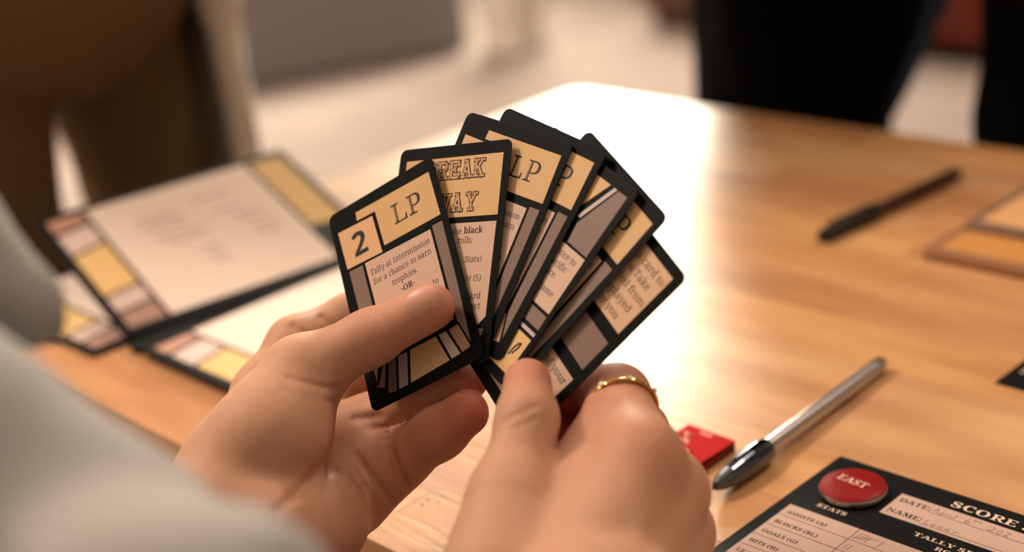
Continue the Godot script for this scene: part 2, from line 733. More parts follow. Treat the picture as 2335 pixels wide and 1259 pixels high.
func build_room() -> void:
	var st := begin()
	box(st, Vector3(-4.6, -0.1, -3.45), Vector3(3.6, 0.0, 3.4))
	struct_("floor", st, M.floor)
	st = begin()
	box(st, Vector3(-4.6, 4.0, -3.45), Vector3(3.6, 4.1, 3.4))
	struct_("ceiling", st, M.ceiling)
	st = begin()  # the back wall leaves an opening for the window
	box(st, Vector3(-4.6, 0, -3.45), Vector3(-3.72, 4.0, -3.3))
	box(st, Vector3(-2.52, 0, -3.45), Vector3(3.6, 4.0, -3.3))
	box(st, Vector3(-3.72, 0, -3.45), Vector3(-2.52, 1.57, -3.3))
	box(st, Vector3(-3.72, 3.40, -3.45), Vector3(-2.52, 4.0, -3.3))
	struct_("wall_back", st, M.wall)
	st = begin()
	box(st, Vector3(-4.75, 0, -3.45), Vector3(-4.6, 4.0, 3.4))
	struct_("wall_left", st, M.wall)
	st = begin()
	box(st, Vector3(3.6, 0, -3.45), Vector3(3.75, 4.0, 3.4))
	struct_("wall_right", st, M.wall)
	st = begin()
	box(st, Vector3(-4.75, 0, 3.4), Vector3(3.75, 4.0, 3.55))
	struct_("wall_front", st, M.wall)
	# grey sofa along the left, its front face and base in view
	var t := thing("sofa", "long grey upholstered sofa standing on the pale floor at upper left", "sofa", Vector3(-3.18, 0, -1.235), Basis(Vector3.UP, deg_to_rad(-24.6)))
	st = begin()
	box(st, Vector3(-0.85, 0.012, -1.15), Vector3(0.0, 0.40, 1.3), 0.012)
	built("base", st, M.grey_cloth, t)
	for k in 2:
		st = begin()
		box(st, Vector3(-0.65, 0.40, -1.1 + 1.2 * k), Vector3(0.02, 0.54, 0.08 + 1.2 * k), 0.04)
		built("seat_cushion", st, M.grey_cloth, t)
	st = begin()
	box(st, Vector3(-0.85, 0.40, -1.15), Vector3(-0.62, 0.88, 1.3), 0.05)
	built("backrest", st, M.grey_cloth, t)
	for k in 4:
		st = begin()
		box(st, Vector3(-0.8 + 0.7 * (k % 2), 0, -1.1 + 2.3 * (k / 2)), Vector3(-0.75 + 0.7 * (k % 2), 0.012, -1.05 + 2.3 * (k / 2)))
		built("foot", st, M.black_metal, t)
	# white square post and a low brown cabinet by the back wall
	t = thing("column", "white square column at the end of the grey sofa", "column", Vector3(-2.55, 0, -2.36))
	st = begin()
	box(st, Vector3(-0.07, 0.0, -0.07), Vector3(0.07, 4.0, 0.07), 0.006)
	built("shaft", st, M.white_paint, t)
	st = begin()
	box(st, Vector3(-0.08, 0.0, -0.08), Vector3(0.08, 0.04, 0.08), 0.004)
	built("plinth", st, M.white_paint, t)
	t = thing("cabinet", "low brown wooden cabinet against the back wall, right of the white column", "cabinet", Vector3(-1.83, 0, -2.95))
	st = begin()
	box(st, Vector3(-0.49, 0.0, -0.22), Vector3(0.49, 0.06, 0.16))
	built("plinth", st, M.taupe_cloth, t)
	st = begin()
	box(st, Vector3(-0.51, 0.06, -0.24), Vector3(0.51, 0.62, 0.2), 0.004)
	built("body", st, M.dark_wood, t)
	for k in 2:
		st = begin()
		box(st, Vector3(-0.49 + 0.5 * k, 0.09, 0.2), Vector3(-0.01 + 0.5 * k, 0.6, 0.215), 0.003)
		var d := built("door", st, M.dark_wood, t)
		st = begin()
		box(st, Vector3(-0.06 + 0.1 * k, 0.32, 0.215), Vector3(-0.045 + 0.1 * k, 0.42, 0.24), 0.002)
		built("handle", st, M.steel, d)
	# dark red pouffe, far right
	t = thing("pouffe", "dark red upholstered pouffe on the pale floor between the two people in black", "pouffe", Vector3(-1.0, 0, -2.93))
	st = begin()
	slab(st, rect(0.62, 0.5, 0.06), 0.04, 0.42, 0.03, Transform3D(Basis(Vector3.RIGHT, -PI / 2), Vector3.ZERO))
	built("cushion", st, M.red_cloth, t)
	st = begin()
	slab(st, rect(0.56, 0.44, 0.05), 0.0, 0.05, 0.0, Transform3D(Basis(Vector3.RIGHT, -PI / 2), Vector3.ZERO))
	built("base", st, M.dark_cloth, t)


func build_table() -> void:
	var t := thing("table", "small light wooden table of laminated strips, holding the papers and pens", "table", Vector3.ZERO)
	var rng := RandomNumberGenerator.new()
	rng.seed = 7
	var meshes := {}
	var rows := 14
	var w := 0.607 / rows
	var long := 1.25
	for r in rows:
		var x := 0.0
		var cuts := [0.0]
		x = rng.randf_range(0.18, 0.5)
		while x < long - 0.15:
			cuts.append(x)
			x += rng.randf_range(0.3, 0.6)
		cuts.append(long)
		for k in cuts.size() - 1:
			var st := begin()
			var p := PackedVector2Array()
			var a := Vector2(cuts[k], -(r + 1) * w)
			var b := Vector2(cuts[k + 1], -r * w)
			if (r == 0 or r == rows - 1) and k == 0:
				var c := 0.016
				var top: bool = r == 0
				for i in 7:
					var an := PI / 2 * i / 6.0
					p.append(Vector2(a.x + c - c * cos(an), (b.y - c + c * sin(an)) if top else (a.y + c - c * sin(an))))
				p.append(Vector2(b.x, b.y if top else a.y))
				p.append(Vector2(b.x, a.y if top else b.y))
				p.append(Vector2(a.x, a.y if top else b.y))
			else:
				p = PackedVector2Array([a, Vector2(b.x, a.y), b, Vector2(a.x, b.y)])
			slab(st, p, TOP - 0.028, TOP, 0.00025, Transform3D(Basis(Vector3.RIGHT, -PI / 2), Vector3.ZERO))
			built("strip", st, M["wood_%d" % rng.randi_range(0, 4)], t)
	var st := begin()
	for e in [[0.06, 0.05, 1.19, 0.075], [0.06, 0.532, 1.19, 0.557], [0.06, 0.075, 0.085, 0.532], [1.165, 0.075, 1.19, 0.532]]:
		box(st, Vector3(e[0], TOP - 0.09, e[1]), Vector3(e[2], TOP - 0.028, e[3]))
	built("apron", st, M.black_metal, t)
	for x in [0.05, 1.15]:
		for z in [0.045, 0.517]:
			st = begin()
			box(st, Vector3(x, 0.0, z), Vector3(x + 0.045, TOP - 0.028, z + 0.045), 0.002)
			built("leg", st, M.black_metal, t)
	rng.seed = 3
	for c in [Vector3(0.4246, 0.7500, 0.5651), Vector3(0.4371, 0.7500, 0.5688), Vector3(0.4437, 0.7500, 0.5680), Vector3(0.4404, 0.7500, 0.5628), Vector3(0.4385, 0.7500, 0.5735)]:
		st = begin()
		var r := rng.randf_range(0.0004, 0.0007)
		lathe(st, [[0.0, r * 0.8], [r * 0.5, r], [r, r * 0.6], [r * 1.2, 0.0]], 7, Transform3D(Basis(Vector3.RIGHT, -PI / 2), c))
		tag(built("crumb", st, M.white_paint), "tiny white crumb on the wood between the two hands", "crumb", "white crumbs on the table")


# ------------------------------------------------------------------ papers, chits and badge lying on the table
func board_art(st: SurfaceTool, w: float, h: float) -> void:
	# bordered game board print: cream field, yellow and striped side panels (millimetres, centred)
	var x := w / 2
	var y := h / 2
	print_poly(st, poly([-x + 33, -y + 8, x - 33, -y + 8, x - 33, y - 6, -x + 33, y - 6]), Z1, Color(0.96, 0.87, 0.81))
	for s in [1, -1]:
		var side := func(l: Array, c: Color):
			print_poly(st, poly(l if s == 1 else mirrored(l)), Z1, c)
		side.call([-x + 6, y - (52 if s == 1 else 8), -x + 30, y - (46 if s == 1 else 8), -x + 30, -y + 48, -x + 6, -y + 44], YEL2)
		if s == -1:
			continue
		side.call([-x + 6, y - 26, -x + 30, y - 22, -x + 30, y - 43, -x + 6, y - 49], Color(0.88, 0.78, 0.74))
		side.call([-x + 6, y - 7, -x + 30, y - 7, -x + 30, y - 18, -x + 6, y - 22], Color(0.76, 0.57, 0.48))
		side.call([-x + 6, -y + 41, -x + 30, -y + 45, -x + 30, -y + 29, -x + 6, -y + 25], Color(0.84, 0.74, 0.70))
		side.call([-x + 6, -y + 22, -x + 30, -y + 26, -x + 30, -y + 8, -x + 6, -y + 8], Color(0.66, 0.52, 0.46))


func build_papers() -> void:
	# folding player board: front leaf flat, back leaf half raised
	var st := begin()
	var cols := Color(0.62, 0.55, 0.52)
	var t := thing("player_board", "black-bordered folding board with its cream back leaf raised, left of the cards", "game board", Vector3(0.168, TOP, 0.468), Basis())
	var spin := Basis(Vector3.UP, deg_to_rad(0.0))
	slab(st, rect(0.142, 0.196, 0.004), 0.003, 0.006, 0.0006, Transform3D(spin * Basis(Vector3.RIGHT, -PI / 2), Vector3(0.076, 0, -0.006)))
	var leaf := built("front_leaf", st, M.black_paper, t)
	st = begin()
	board_art(st, 196, 142)
	built("front_print", st, M.paper_print, leaf, Transform3D(spin * Basis(Vector3.UP, PI / 2) * Basis(Vector3.RIGHT, -PI / 2), Vector3(0.076, 0.0061, -0.006)))
	# the raised leaf: origin at the middle of its hinge edge, local x along the hinge, local y up the leaf
	var o := Vector3(0.1680, 0.7575, 0.4660) - Vector3(0.168, TOP, 0.468)
	var lx: Vector3 = Vector3(0.1430, 0.0000, -0.9897)
	var ly: Vector3 = Vector3(-0.1280, 0.0425, -0.0135)
	lx = lx.normalized()
	ly = (ly - lx * ly.dot(lx)).normalized()
	var lf := Transform3D(Basis(lx, ly, lx.cross(ly)), o)
	st = begin()
	slab(st, moved(rect(0.184, 0.142, 0.004), Vector2(0, 0.071)), -0.003, 0.0, 0.0006)
	leaf = built("back_leaf", st, M.black_paper, t, lf)
	st = begin()
	board_art(st, 184, 142)
	for row in [[-22, 36, 24], [-22, 29, 30], [-20, 22, 26], [-18, 12, 30], [-14, 4, 26], [-6, -12, 10], [-6, -20, 10], [-6, -28, 8], [20, 40, 24], [24, 22, 16], [32, 12, 20], [34, 4, 18], [36, -6, 16], [36, -14, 14]]:
		line(st, [row[0] - row[2] * 0.5, row[1], row[0] + row[2] * 0.5, row[1]], 2.2, Z2, Color(0.72, 0.61, 0.55))
	built("back_print", st, M.paper_print, leaf, Transform3D(Basis(), Vector3(0, 0.071, 0)))
	st = begin()
	slab(st, rect(0.012, 0.186, 0.003), 0.0, 0.0055, 0.001, Transform3D(Basis(Vector3.RIGHT, -PI / 2), Vector3(-0.004, 0, -0.002)))
	built("hinge", st, M.black_paper, t)
	# second board under the raised leaf
	t = thing("player_board", "flat black-bordered board peeking out under the raised leaf at far left", "game board", Vector3(0.075, TOP, 0.482), flat(PI / 2))
	st = begin()
	slab(st, rect(0.19, 0.145, 0.004), 0.0, 0.0025, 0.0006)
	built("board", st, M.black_paper, t)
	st = begin()
	board_art(st, 190, 145)
	built("printed_panels", st, M.paper_print, t, Transform3D(Basis(), Vector3(0, 0, 0.00255)))
	# booklets at the right edge of the picture
	t = thing("booklet", "larger yellow booklet with brown edge, under the cream booklet at right", "booklet", Vector3(0.566, TOP, 0.14), flat())
	st = begin()
	slab(st, rect(0.18, 0.138, 0.004), 0.0, 0.006, 0.0008)
	built("cover", st, M.tan_board, t)
	st = begin()
	print_poly(st, moved(rect(0.164, 0.122, 0.0), Vector2.ZERO), 0.00605, Color(0.80, 0.56, 0.30))
	built("printed_panel", st, M.paper_print, t)
	t = thing("booklet", "smaller cream booklet with grey frame, lying on the yellow booklet at right", "booklet", Vector3(0.566, TOP + 0.0062, 0.125), flat())
	st = begin()
	slab(st, rect(0.17, 0.087, 0.003), 0.0, 0.0045, 0.0008)
	built("cover", st, mat(Color(0.50, 0.40, 0.33), 0.5), t)
	st = begin()
	print_poly(st, rect(0.156, 0.073, 0.0), 0.00455, Color(0.87, 0.66, 0.45))
	built("printed_panel", st, M.paper_print, t)
	# a black sheet cut off by the right edge of the picture
	t = thing("score_card", "black printed card at the right edge, beyond the silver pen", "card", Vector3(0.6618, TOP, 0.261), flat())
	st = begin()
	slab(st, rect(0.145, 0.142, 0.001), 0.0, 0.0006)
	built("card", st, M.black_paper, t)
	st = begin()
	letters(st, "STATS", "Droid Serif Bold", 6.0, Vector2(-55, -55), 0, 0.00066, 1.0, 0.0, Color(0.85, 0.75, 0.68))
	built("lettering", st, M.paper_print, t)
	build_score_sheet()
	build_badge()
	build_chits()


func build_score_sheet() -> void:
	var t := thing("score_sheet", "black and cream printed score sheet with pencilled tallies, under the red badge", "score sheet", Vector3(0.6382, TOP, 0.541), flat())
	var ox := -639.0
	var oz := 539.5
	var st := begin()
	slab(st, rect(0.140, 0.216, 0.0008), 0.0, 0.0004)
	built("sheet", st, M.black_paper, t)
	st = begin()
	var R := func(x0: float, z0: float, x1: float, z1: float, c: Color):
		print_poly(st, poly([x0 + ox, oz - z1, x1 + ox, oz - z1, x1 + ox, oz - z0, x0 + ox, oz - z0]), 0.00045, c)
	var field := Color(0.80, 0.68, 0.62)
	R.call(574.7, 478.4, 628.0, 640.0, field)
	R.call(628.0, 478.4, 703.0, 640.0, field)
	R.call(608.5, 444.4, 703.0, 462.6, field)
	var L := func(x0: float, z0: float, x1: float, z1: float, wd: float, c: Color):
		line(st, [x0 + ox, oz - z0, x1 + ox, oz - z1], wd, 0.0005, c)
	var rule := Color(0.30, 0.22, 0.18)
	for k in range(1, 17):
		L.call(574.7, 478.4 + 9.05 * k, 703.0, 478.4 + 9.05 * k, 0.3, rule)
	L.call(609.5, 478.4, 609.5, 640.0, 0.3, rule)
	L.call(625.0, 450.9, 700.0, 450.9, 0.25, rule)
	L.call(626.5, 460.8, 700.0, 460.8, 0.25, rule)
	built("printed_fields", st, M.paper_print, t)
	st = begin()
	var ink := Color(0.16, 0.11, 0.09)
	var pale := Color(0.93, 0.83, 0.72)
	var W := func(s: String, x: float, z: float, cap: float, al: int, c: Color, sq: float):
		letters(st, s, "Droid Serif Bold", cap, Vector2(x + ox, oz - z), al, 0.00052, sq, 0.0, c)
	W.call("SCORE SHEET", 629.5, 442.0, 4.6, -1, pale, 1.36)
	W.call("STATS", 584.4, 473.4, 2.6, -1, pale, 1.25)
	W.call("TALLY SPACE", 628.8, 470.0, 2.6, -1, pale, 1.5)
	W.call("ROLLS", 641.0, 474.8, 2.6, -1, pale, 1.4)
	W.call("DATE:", 610.3, 450.4, 3.0, -1, ink, 1.15)
	W.call("NAME:", 610.0, 459.9, 3.0, -1, ink, 1.15)
	var rows := ["ASSISTS (A)", "BLOCKS (BL)", "GOALS (G)", "HITS (H)", "LEAP (L)", "POINTS (P)"]
	for k in rows.size():
		W.call(rows[k], 577.0, 485.2 + 8.85 * k, 2.4, -1, ink, 1.0)
	built("lettering", st, M.paper_print, t)
	# pencil: date, name and tally strokes
	var marks := [begin()]
	var pen := Color(0.50, 0.43, 0.39)
	var S := func(pts: Array, wd := 0.24):
		var q := []
		for i in range(0, pts.size(), 2):
			q.append(pts[i] + ox)
			q.append(oz - pts[i + 1])
		line(marks[0], q, wd, 0.00055, pen)
	for k in 4:
		S.call([611.2 + 1.6 * k, 486.3, 612.0 + 1.6 * k, 480.6])
	S.call([609.9, 485.2, 620.4, 481.6])
	S.call([621.8, 486.0, 622.6, 481.0])
	S.call([611.5, 494.6, 611.9, 490.6])
	S.call([613.3, 494.6, 613.7, 490.6])
	built("tally_marks", marks[0], M.paper_print, t)
	marks[0] = begin()
	S.call([626.0, 450.2, 627.2, 446.4, 628.6, 450.2])
	S.call([626.6, 448.8, 628.2, 448.8])
	S.call([629.6, 451.6, 629.8, 448.2, 630.9, 448.4, 630.7, 449.8, 629.7, 450.0])
	S.call([632.1, 450.2, 632.3, 448.3, 633.3, 448.4])
	S.call([634.4, 450.2, 634.5, 448.6])
	S.call([635.8, 450.2, 636.0, 446.6])
	S.call([641.4, 446.4, 640.6, 448.6, 640.9, 450.0, 642.2, 450.0, 642.4, 448.6, 640.8, 448.7])
	S.call([643.6, 447.9, 643.8, 446.2, 644.5, 446.2, 644.6, 447.2])
	S.call([645.6, 445.4, 645.8, 447.2])
	S.call([645.9, 446.6, 646.8, 446.4, 647.0, 447.3])
	S.call([651.0, 447.2, 652.8, 446.6, 653.2, 447.8, 651.0, 450.2, 653.6, 450.1])
	S.call([655.6, 447.0, 654.6, 448.6, 655.2, 450.1, 656.4, 449.6, 656.6, 447.6, 655.7, 447.0])
	S.call([658.0, 447.6, 659.2, 446.8, 659.8, 447.8, 658.0, 450.2, 660.2, 450.1])
	S.call([628.4, 456.4, 627.9, 460.0, 629.8, 459.8])
	for k in 3:
		S.call([631.4 + 3.2 * k, 460.0, 630.8 + 3.2 * k, 458.8, 631.6 + 3.2 * k, 458.2, 632.6 + 3.2 * k, 458.9, 632.4 + 3.2 * k, 460.0, 631.4 + 3.2 * k, 460.0])
	S.call([641.2, 460.0, 641.4, 458.4, 643.0, 458.5])
	built("handwriting", marks[0], M.paper_print, t)


func build_badge() -> void:
	var t := thing("badge", "round red pin badge reading EAST, lying on the score sheet", "badge", Vector3(0.5903, TOP + 0.0005, 0.4568), flat(deg_to_rad(-4)))
	var st := begin()
	lathe(st, [[0.0, 0.0], [0.0, 0.0135], [0.0012, 0.0146], [0.0026, 0.0147], [0.0034, 0.0143]], 48, Transform3D())
	built("rim", st, M.steel, t)
	st = begin()
	lathe(st, [[0.0028, 0.0146], [0.0037, 0.0139], [0.0045, 0.0122], [0.0050, 0.0092], [0.0053, 0.005], [0.0054, 0.0]], 48, Transform3D())
	built("red_face", st, M.enamel, t)
	st = begin()
	letters(st, "EAST", "Droid Serif Bold", 4.3, Vector2(0, -2.0), 0, 0.00555, 0.95, 0.0, Color(0.93, 0.80, 0.70))
	built("lettering", st, M.print, t)


func build_chits() -> void:
	var spots := [[Vector3(0.5118, TOP, 0.4690), 1.0, "lowest red square chit in the stack beside the right hand"], [Vector3(0.5113, TOP + 0.0026, 0.4684), -1.5, "topmost red square chit in the stack, printed with pale marks"]]
	for k in 2:
		var t := thing("chit", spots[k][2], "game tile", spots[k][0], flat(deg_to_rad(spots[k][1])), "red chits beside the right hand")
		var st := begin()
		slab(st, rect(0.0284, 0.0284, 0.0012), 0.0, 0.0019, 0.0)
		built("core", st, M.dark_core, t)
		st = begin()
		slab(st, rect(0.0287, 0.0287, 0.0012), 0.0019, 0.0025, 0.0002)
		built("red_face", st, M.red_card, t)
		st = begin()
		var c := Color(0.88, 0.56, 0.50)
		line(st, [-3.5, 11.0, 1.5, 11.0], 2.2, 0.00256, c)
		line(st, [-10.0, 7.0, -6.0, 5.4, -8.6, 3.2, -4.5, 1.5], 2.0, 0.00256, c)
		line(st, [-12.0, -0.5, -3.0, -0.5], 1.6, 0.00256, c)
		line(st, [-2.0, -6.0, 3.5, -6.0, 3.5, -9.0, -1.0, -9.0], 1.6, 0.00256, c)
		built("printed_marks", st, M.paper_print, t)


func build_pens() -> void:
	# silver pen: chrome nose towards the camera
	var a := Vector3(0.5450, TOP + 0.0064, 0.4975)
	var b := Vector3(0.5365, TOP + 0.0041, 0.3435)
	var t := thing("pen", "silver ballpoint pen with dark chrome nose lying beside the score sheet", "pen", a, along(a, b).basis)
	var st := begin()
	lathe(st, [[0.0, 0.0002], [0.001, 0.0006], [0.003, 0.0013], [0.004, 0.0016]], 24, Transform3D())
	built("tip", st, M.black_plastic, t)
	st = begin()
	lathe(st, [[0.003, 0.0014], [0.0036, 0.0022], [0.008, 0.0037], [0.014, 0.0048], [0.022, 0.0057], [0.030, 0.0061], [0.038, 0.0060], [0.042, 0.0056], [0.0435, 0.0052], [0.0436, 0.0039]], 32, Transform3D())
	built("nose", st, M.dark_chrome, t)
	st = begin()
	lathe(st, [[0.0430, 0.0039], [0.044, 0.00405], [0.08, 0.0041], [0.135, 0.0040], [0.1435, 0.0039]], 32, Transform3D())
	built("barrel", st, M.silver, t)
	st = begin()
	lathe(st, [[0.1435, 0.0041], [0.147, 0.0040], [0.1495, 0.0034], [0.151, 0.0022], [0.151, 0.0]], 32, Transform3D())
	built("end_cap", st, M.chrome, t)
	# black pen, capped end near
	a = Vector3(0.4115, TOP + 0.0052, 0.2185)
	b = Vector3(0.4225, TOP + 0.0045, 0.0705)
	t = thing("pen", "dark ballpoint pen with black cap lying alone on the far wood", "pen", a, along(a, b).basis)
	st = begin()
	lathe(st, [[0.0, 0.0], [0.0005, 0.0030], [0.003, 0.0042], [0.03, 0.0052], [0.056, 0.0053], [0.0575, 0.0046]], 28, Transform3D())
	built("cap", st, M.black_plastic, t)
	st = begin()
	slab(st, rect(0.003, 0.042, 0.001), 0.0, 0.0014, 0.0003, Transform3D(Basis(Vector3.RIGHT, PI / 2), Vector3(0, 0.0062, 0.03)))
	built("clip", st, M.black_plastic, t)
	st = begin()
	lathe(st, [[0.0575, 0.0042], [0.10, 0.0042], [0.143, 0.0040], [0.147, 0.0034], [0.148, 0.0]], 28, Transform3D())
	built("barrel", st, M.brown_plastic, t)


# ------------------------------------------------------------------ the fan of cards
func lp_art(p: SurfaceTool, l: SurfaceTool) -> void:
	print_poly(p, poly([-14.2, 39.6, 25.2, 38.6, 25.6, 18.8, -4.0, 19.2, -4.6, 35.4, -14.4, 35.8]), Z1, YEL)
	print_poly(p, poly([-25.2, 35.2, -6.4, 34.2, -5.7, 17.0, -24.6, 17.9]), Z1, Color(0.91, 0.72, 0.53))
	print_poly(p, poly([-15.4, 16.4, 19.2, 15.2, 19.2, -24.6, -14.6, -24.6]), Z1, CRM)
	print_poly(p, poly([-24.0, 16.6, -16.8, 16.2, -16.2, -24.4, -23.0, -36.0]), Z1, MAU)
	print_poly(p, poly([20.4, 16.2, 25.5, 16.0, 25.2, -8.0, 24.2, -36.4, 20.6, -25.6]), Z1, MAU)
	print_poly(p, poly([-7.2, -40.4, 12.8, -39.3, 9.3, -27.6, -4.0, -27.6]), Z1, Color(0.85, 0.70, 0.52))
	print_poly(p, poly([10.7, -27.7, 14.4, -27.6, 18.3, -38.8, 13.9, -39.2]), Z1, SIL)
	print_poly(p, poly([15.7, -27.7, 20.4, -27.2, 23.6, -38.0, 19.3, -38.7]), Z1, Color(0.70, 0.55, 0.46))
	print_poly(p, poly([-8.7, -40.6, -13.3, -40.4, -10.2, -27.6, -5.4, -27.6]), Z1, BLU)
	print_poly(p, poly([-14.6, -40.7, -18.9, -40.0, -15.2, -27.6, -11.4, -27.6]), Z1, DMV)
	print_poly(p, poly([-19.9, -37.0, -23.6, -35.6, -20.8, -27.6, -16.4, -27.2]), Z1, Color(0.50, 0.38, 0.34))
	letters(l, "LP", "Droid Serif", 8.6, Vector2(10.8, 25.0), 0, Z2, 1.08, 0.0, INK)
	line(l, [5.05, 26.0, 5.05, 32.9], 0.32, Z2 + 0.00008, Color(0.84, 0.64, 0.43))
	line(l, [13.05, 26.0, 13.05, 32.9], 0.32, Z2 + 0.00008, Color(0.84, 0.64, 0.43))
	letters(l, "2", "Droid Sans Bold", 10.2, Vector2(-15.6, 20.9), 0, Z2, 1.05, 0.0, BLK)
	var grey := Color(0.27, 0.24, 0.33)
	letters(l, "Tally at Intermission", "Droid Serif", 2.5, Vector2(1.9, 9.9), 0, Z2, 0.92, 0.0, grey)
	letters(l, "for a chance to earn", "Droid Serif", 2.5, Vector2(1.9, 5.5), 0, Z2, 0.92, 0.0, grey)
	letters(l, "trophies.", "Droid Serif", 2.5, Vector2(2.0, 1.1), 0, Z2, 0.92, 0.0, grey)
	letters(l, "-OR-", "Droid Serif Bold", 2.5, Vector2(2.4, -3.3), 0, Z2, 0.95, 0.0, Color(0.16, 0.13, 0.28))
	letters(l, "to", "Droid Serif", 2.5, Vector2(16.9, -7.5), 1, Z2, 0.92, 0.0, grey)


# strokes of collegiate slab letters on a 5 by 7 grid
const SLAB := {
	"B": [[0.6, 0, 0.6, 7], [0, 0, 3.6, 0, 4.6, 0.8, 4.6, 2.8, 3.6, 3.6, 0.6, 3.6], [0, 7, 3.4, 7, 4.4, 6.2, 4.4, 4.4, 3.6, 3.6]],
	"R": [[0.8, 0, 0.8, 7], [0, 7, 3.6, 7, 4.6, 6.2, 4.6, 4.2, 3.6, 3.4, 0.8, 3.4], [2.8, 3.4, 4.6, 0], [0, 0, 1.7, 0], [4.0, 0, 5.2, 0]],
	"E": [[0.8, 0, 0.8, 7], [0, 7, 4.7, 7, 4.7, 5.4], [0, 0, 4.9, 0, 4.9, 1.7], [0.8, 3.6, 3.0, 3.6], [3.0, 4.3, 3.0, 2.9]],
	"A": [[0.7, 0, 2.5, 7, 4.5, 0], [1.3, 2.2, 3.8, 2.2], [0, 0, 1.5, 0], [3.7, 0, 5.3, 0], [1.6, 7, 2.7, 7]],
	"K": [[0.9, 0, 0.9, 7], [0, 0, 1.9, 0], [0, 7, 1.9, 7], [0.9, 2.6, 4.2, 7], [2.2, 4.2, 4.4, 0], [3.4, 7, 5.0, 7], [3.6, 0, 5.2, 0]],
	"W": [[0.5, 7, 1.6, 0, 2.9, 5.4, 4.2, 0, 5.3, 7], [0, 7, 1.4, 7], [4.5, 7, 6.0, 7]],
	"Y": [[0.6, 7, 2.6, 3.3, 4.6, 7], [2.6, 3.3, 2.6, 0], [0, 7, 1.5, 7], [3.8, 7, 5.3, 7], [1.7, 0, 3.5, 0]],
	"N": [[0.7, 0, 0.7, 7], [0.7, 7, 4.4, 0], [4.4, 0, 4.4, 7], [0, 7, 1.3, 7], [0, 0, 1.6, 0], [3.6, 7, 5.2, 7]],
}


func slab_word(st: SurfaceTool, s: String, x: float, y: float, size: float, pitch: float, fill: Color, flip := false) -> void:
	for pass_ in 2:
		for i in s.length():
			for stroke in SLAB[s[i]]:
				var q := []
				for j in range(0, stroke.size(), 2):
					var u: float = x + pitch * i + stroke[j] * size * 0.98
					var v: float = y + stroke[j + 1] * size
					q.append(-u if flip else u)
					q.append(-v if flip else v)
				line(st, q, (1.85 if pass_ == 0 else 0.98) * size, Z2 + 0.0001 * pass_, BLK if pass_ == 0 else fill)


func title_art(p: SurfaceTool, l: SurfaceTool) -> void:
	print_poly(p, poly([-24.6, 39.2, 24.9, 39.2, 25.3, 14.0, -24.6, 14.0]), Z1, YEL)
	print_poly(p, poly([-24.9, 11.5, 25.1, 11.5, 25.0, -26.2, 21.7, -29.4, -21.7, -29.4, -25.0, -26.2]), Z1, CRM)
	print_poly(p, poly([-24.6, -31.0, 24.6, -31.0, 22.0, -39.6, -22.0, -39.6]), Z1, MAU)
	slab_word(l, "BREAK", -13.3, 30.5, 0.93, 6.15, Color(0.87, 0.68, 0.48))
	slab_word(l, "AWAY", -11.8, 16.8, 0.93, 7.0, Color(0.87, 0.68, 0.48))
	var ink := Color(0.25, 0.19, 0.17)
	letters(l, "the", "Droid Serif", 2.5, Vector2(8.3, 7.0), 1, Z2, 0.92, 0.0, ink)
	letters(l, "black", "Droid Serif Bold", 2.6, Vector2(18.9, 7.1), 1, Z2, 0.95, 0.0, BLK)
	letters(l, "rolls:", "Droid Serif", 2.5, Vector2(14.4, 3.2), 1, Z2, 0.92, 0.0, ink)
	letters(l, "Stats)", "Droid Serif", 2.5, Vector2(19.8, -4.6), 1, Z2, 0.92, 0.0, ink)
	letters(l, "Shot (S)", "Droid Serif", 2.5, Vector2(20.6, -12.2), 1, Z2, 0.92, 0.0, ink)
	letters(l, "card", "Droid Serif", 2.5, Vector2(21.4, -19.2), 1, Z2, 0.92, 0.0, ink)
	letters(l, "act", "Droid Serif", 2.5, Vector2(21.8, -23.2), 1, Z2, 0.92, 0.0, ink)


func flip_art(p: SurfaceTool, l: SurfaceTool) -> void:
	print_poly(p, poly([-15.0, 40.0, 15.0, 40.0, 7.5, 25.0, -7.5, 25.0]), Z1, YEL)
	print_poly(p, poly([-7.2, 23.6, 7.2, 23.6, 11.0, 13.4, -11.0, 13.4]), Z1, CRM)
	for s in [1, -1]:
		var side := func(a: Array, c: Color): print_poly(p, poly(a if s == 1 else mirrored(a)), Z1, c)
		side.call([17.3, 40.0, 19.2, 40.0, 11.6, 23.2, 9.8, 23.4], SIL)
		side.call([20.0, 40.0, 25.2, 40.0, 25.3, 13.2, 13.2, 13.3, 11.8, 21.0], MAU)
	print_poly(p, poly([-25.6, 12.2, 25.6, 12.2, 26.2, -12.2, -26.2, -12.2]), Z1, CRM)
	print_poly(p, poly([-26.2, -13.5, 26.2, -13.5, 26.5, -19.4, -26.5, -19.4]), Z1, MAU)
	print_poly(p, poly([-26.5, -21.1, 26.5, -21.1, 26.6, -22.6, -26.6, -22.6]), Z1, SIL)
	print_poly(p, poly([-26.4, -24.0, 26.4, -24.0, 26.2, -40.0, -26.2, -40.0]), Z1, YEL2)
	var ink := Color(0.25, 0.19, 0.17)
	letters(l, "chance to", "Droid Serif", 2.6, Vector2(23.0, 7.6), 1, Z2, 0.95, 0.0, ink)
	letters(l, "specific", "Droid Serif", 2.6, Vector2(21.0, 3.4), 1, Z2, 0.95, 0.0, ink)
	letters(l, "dice.", "Droid Serif", 2.6, Vector2(18.6, -0.8), 1, Z2, 0.95, 0.0, ink)
	letters(l, "game", "Droid Serif", 2.6, Vector2(22.4, -7.0), 1, Z2, 0.95, 0.0, ink)
	line(l, [21.0, -33.6, 21.4, -30.4, 22.4, -28.2, 23.4, -27.6, 23.4, -29.4, 22.3, -32.4], 0.8, Z2, BLK)


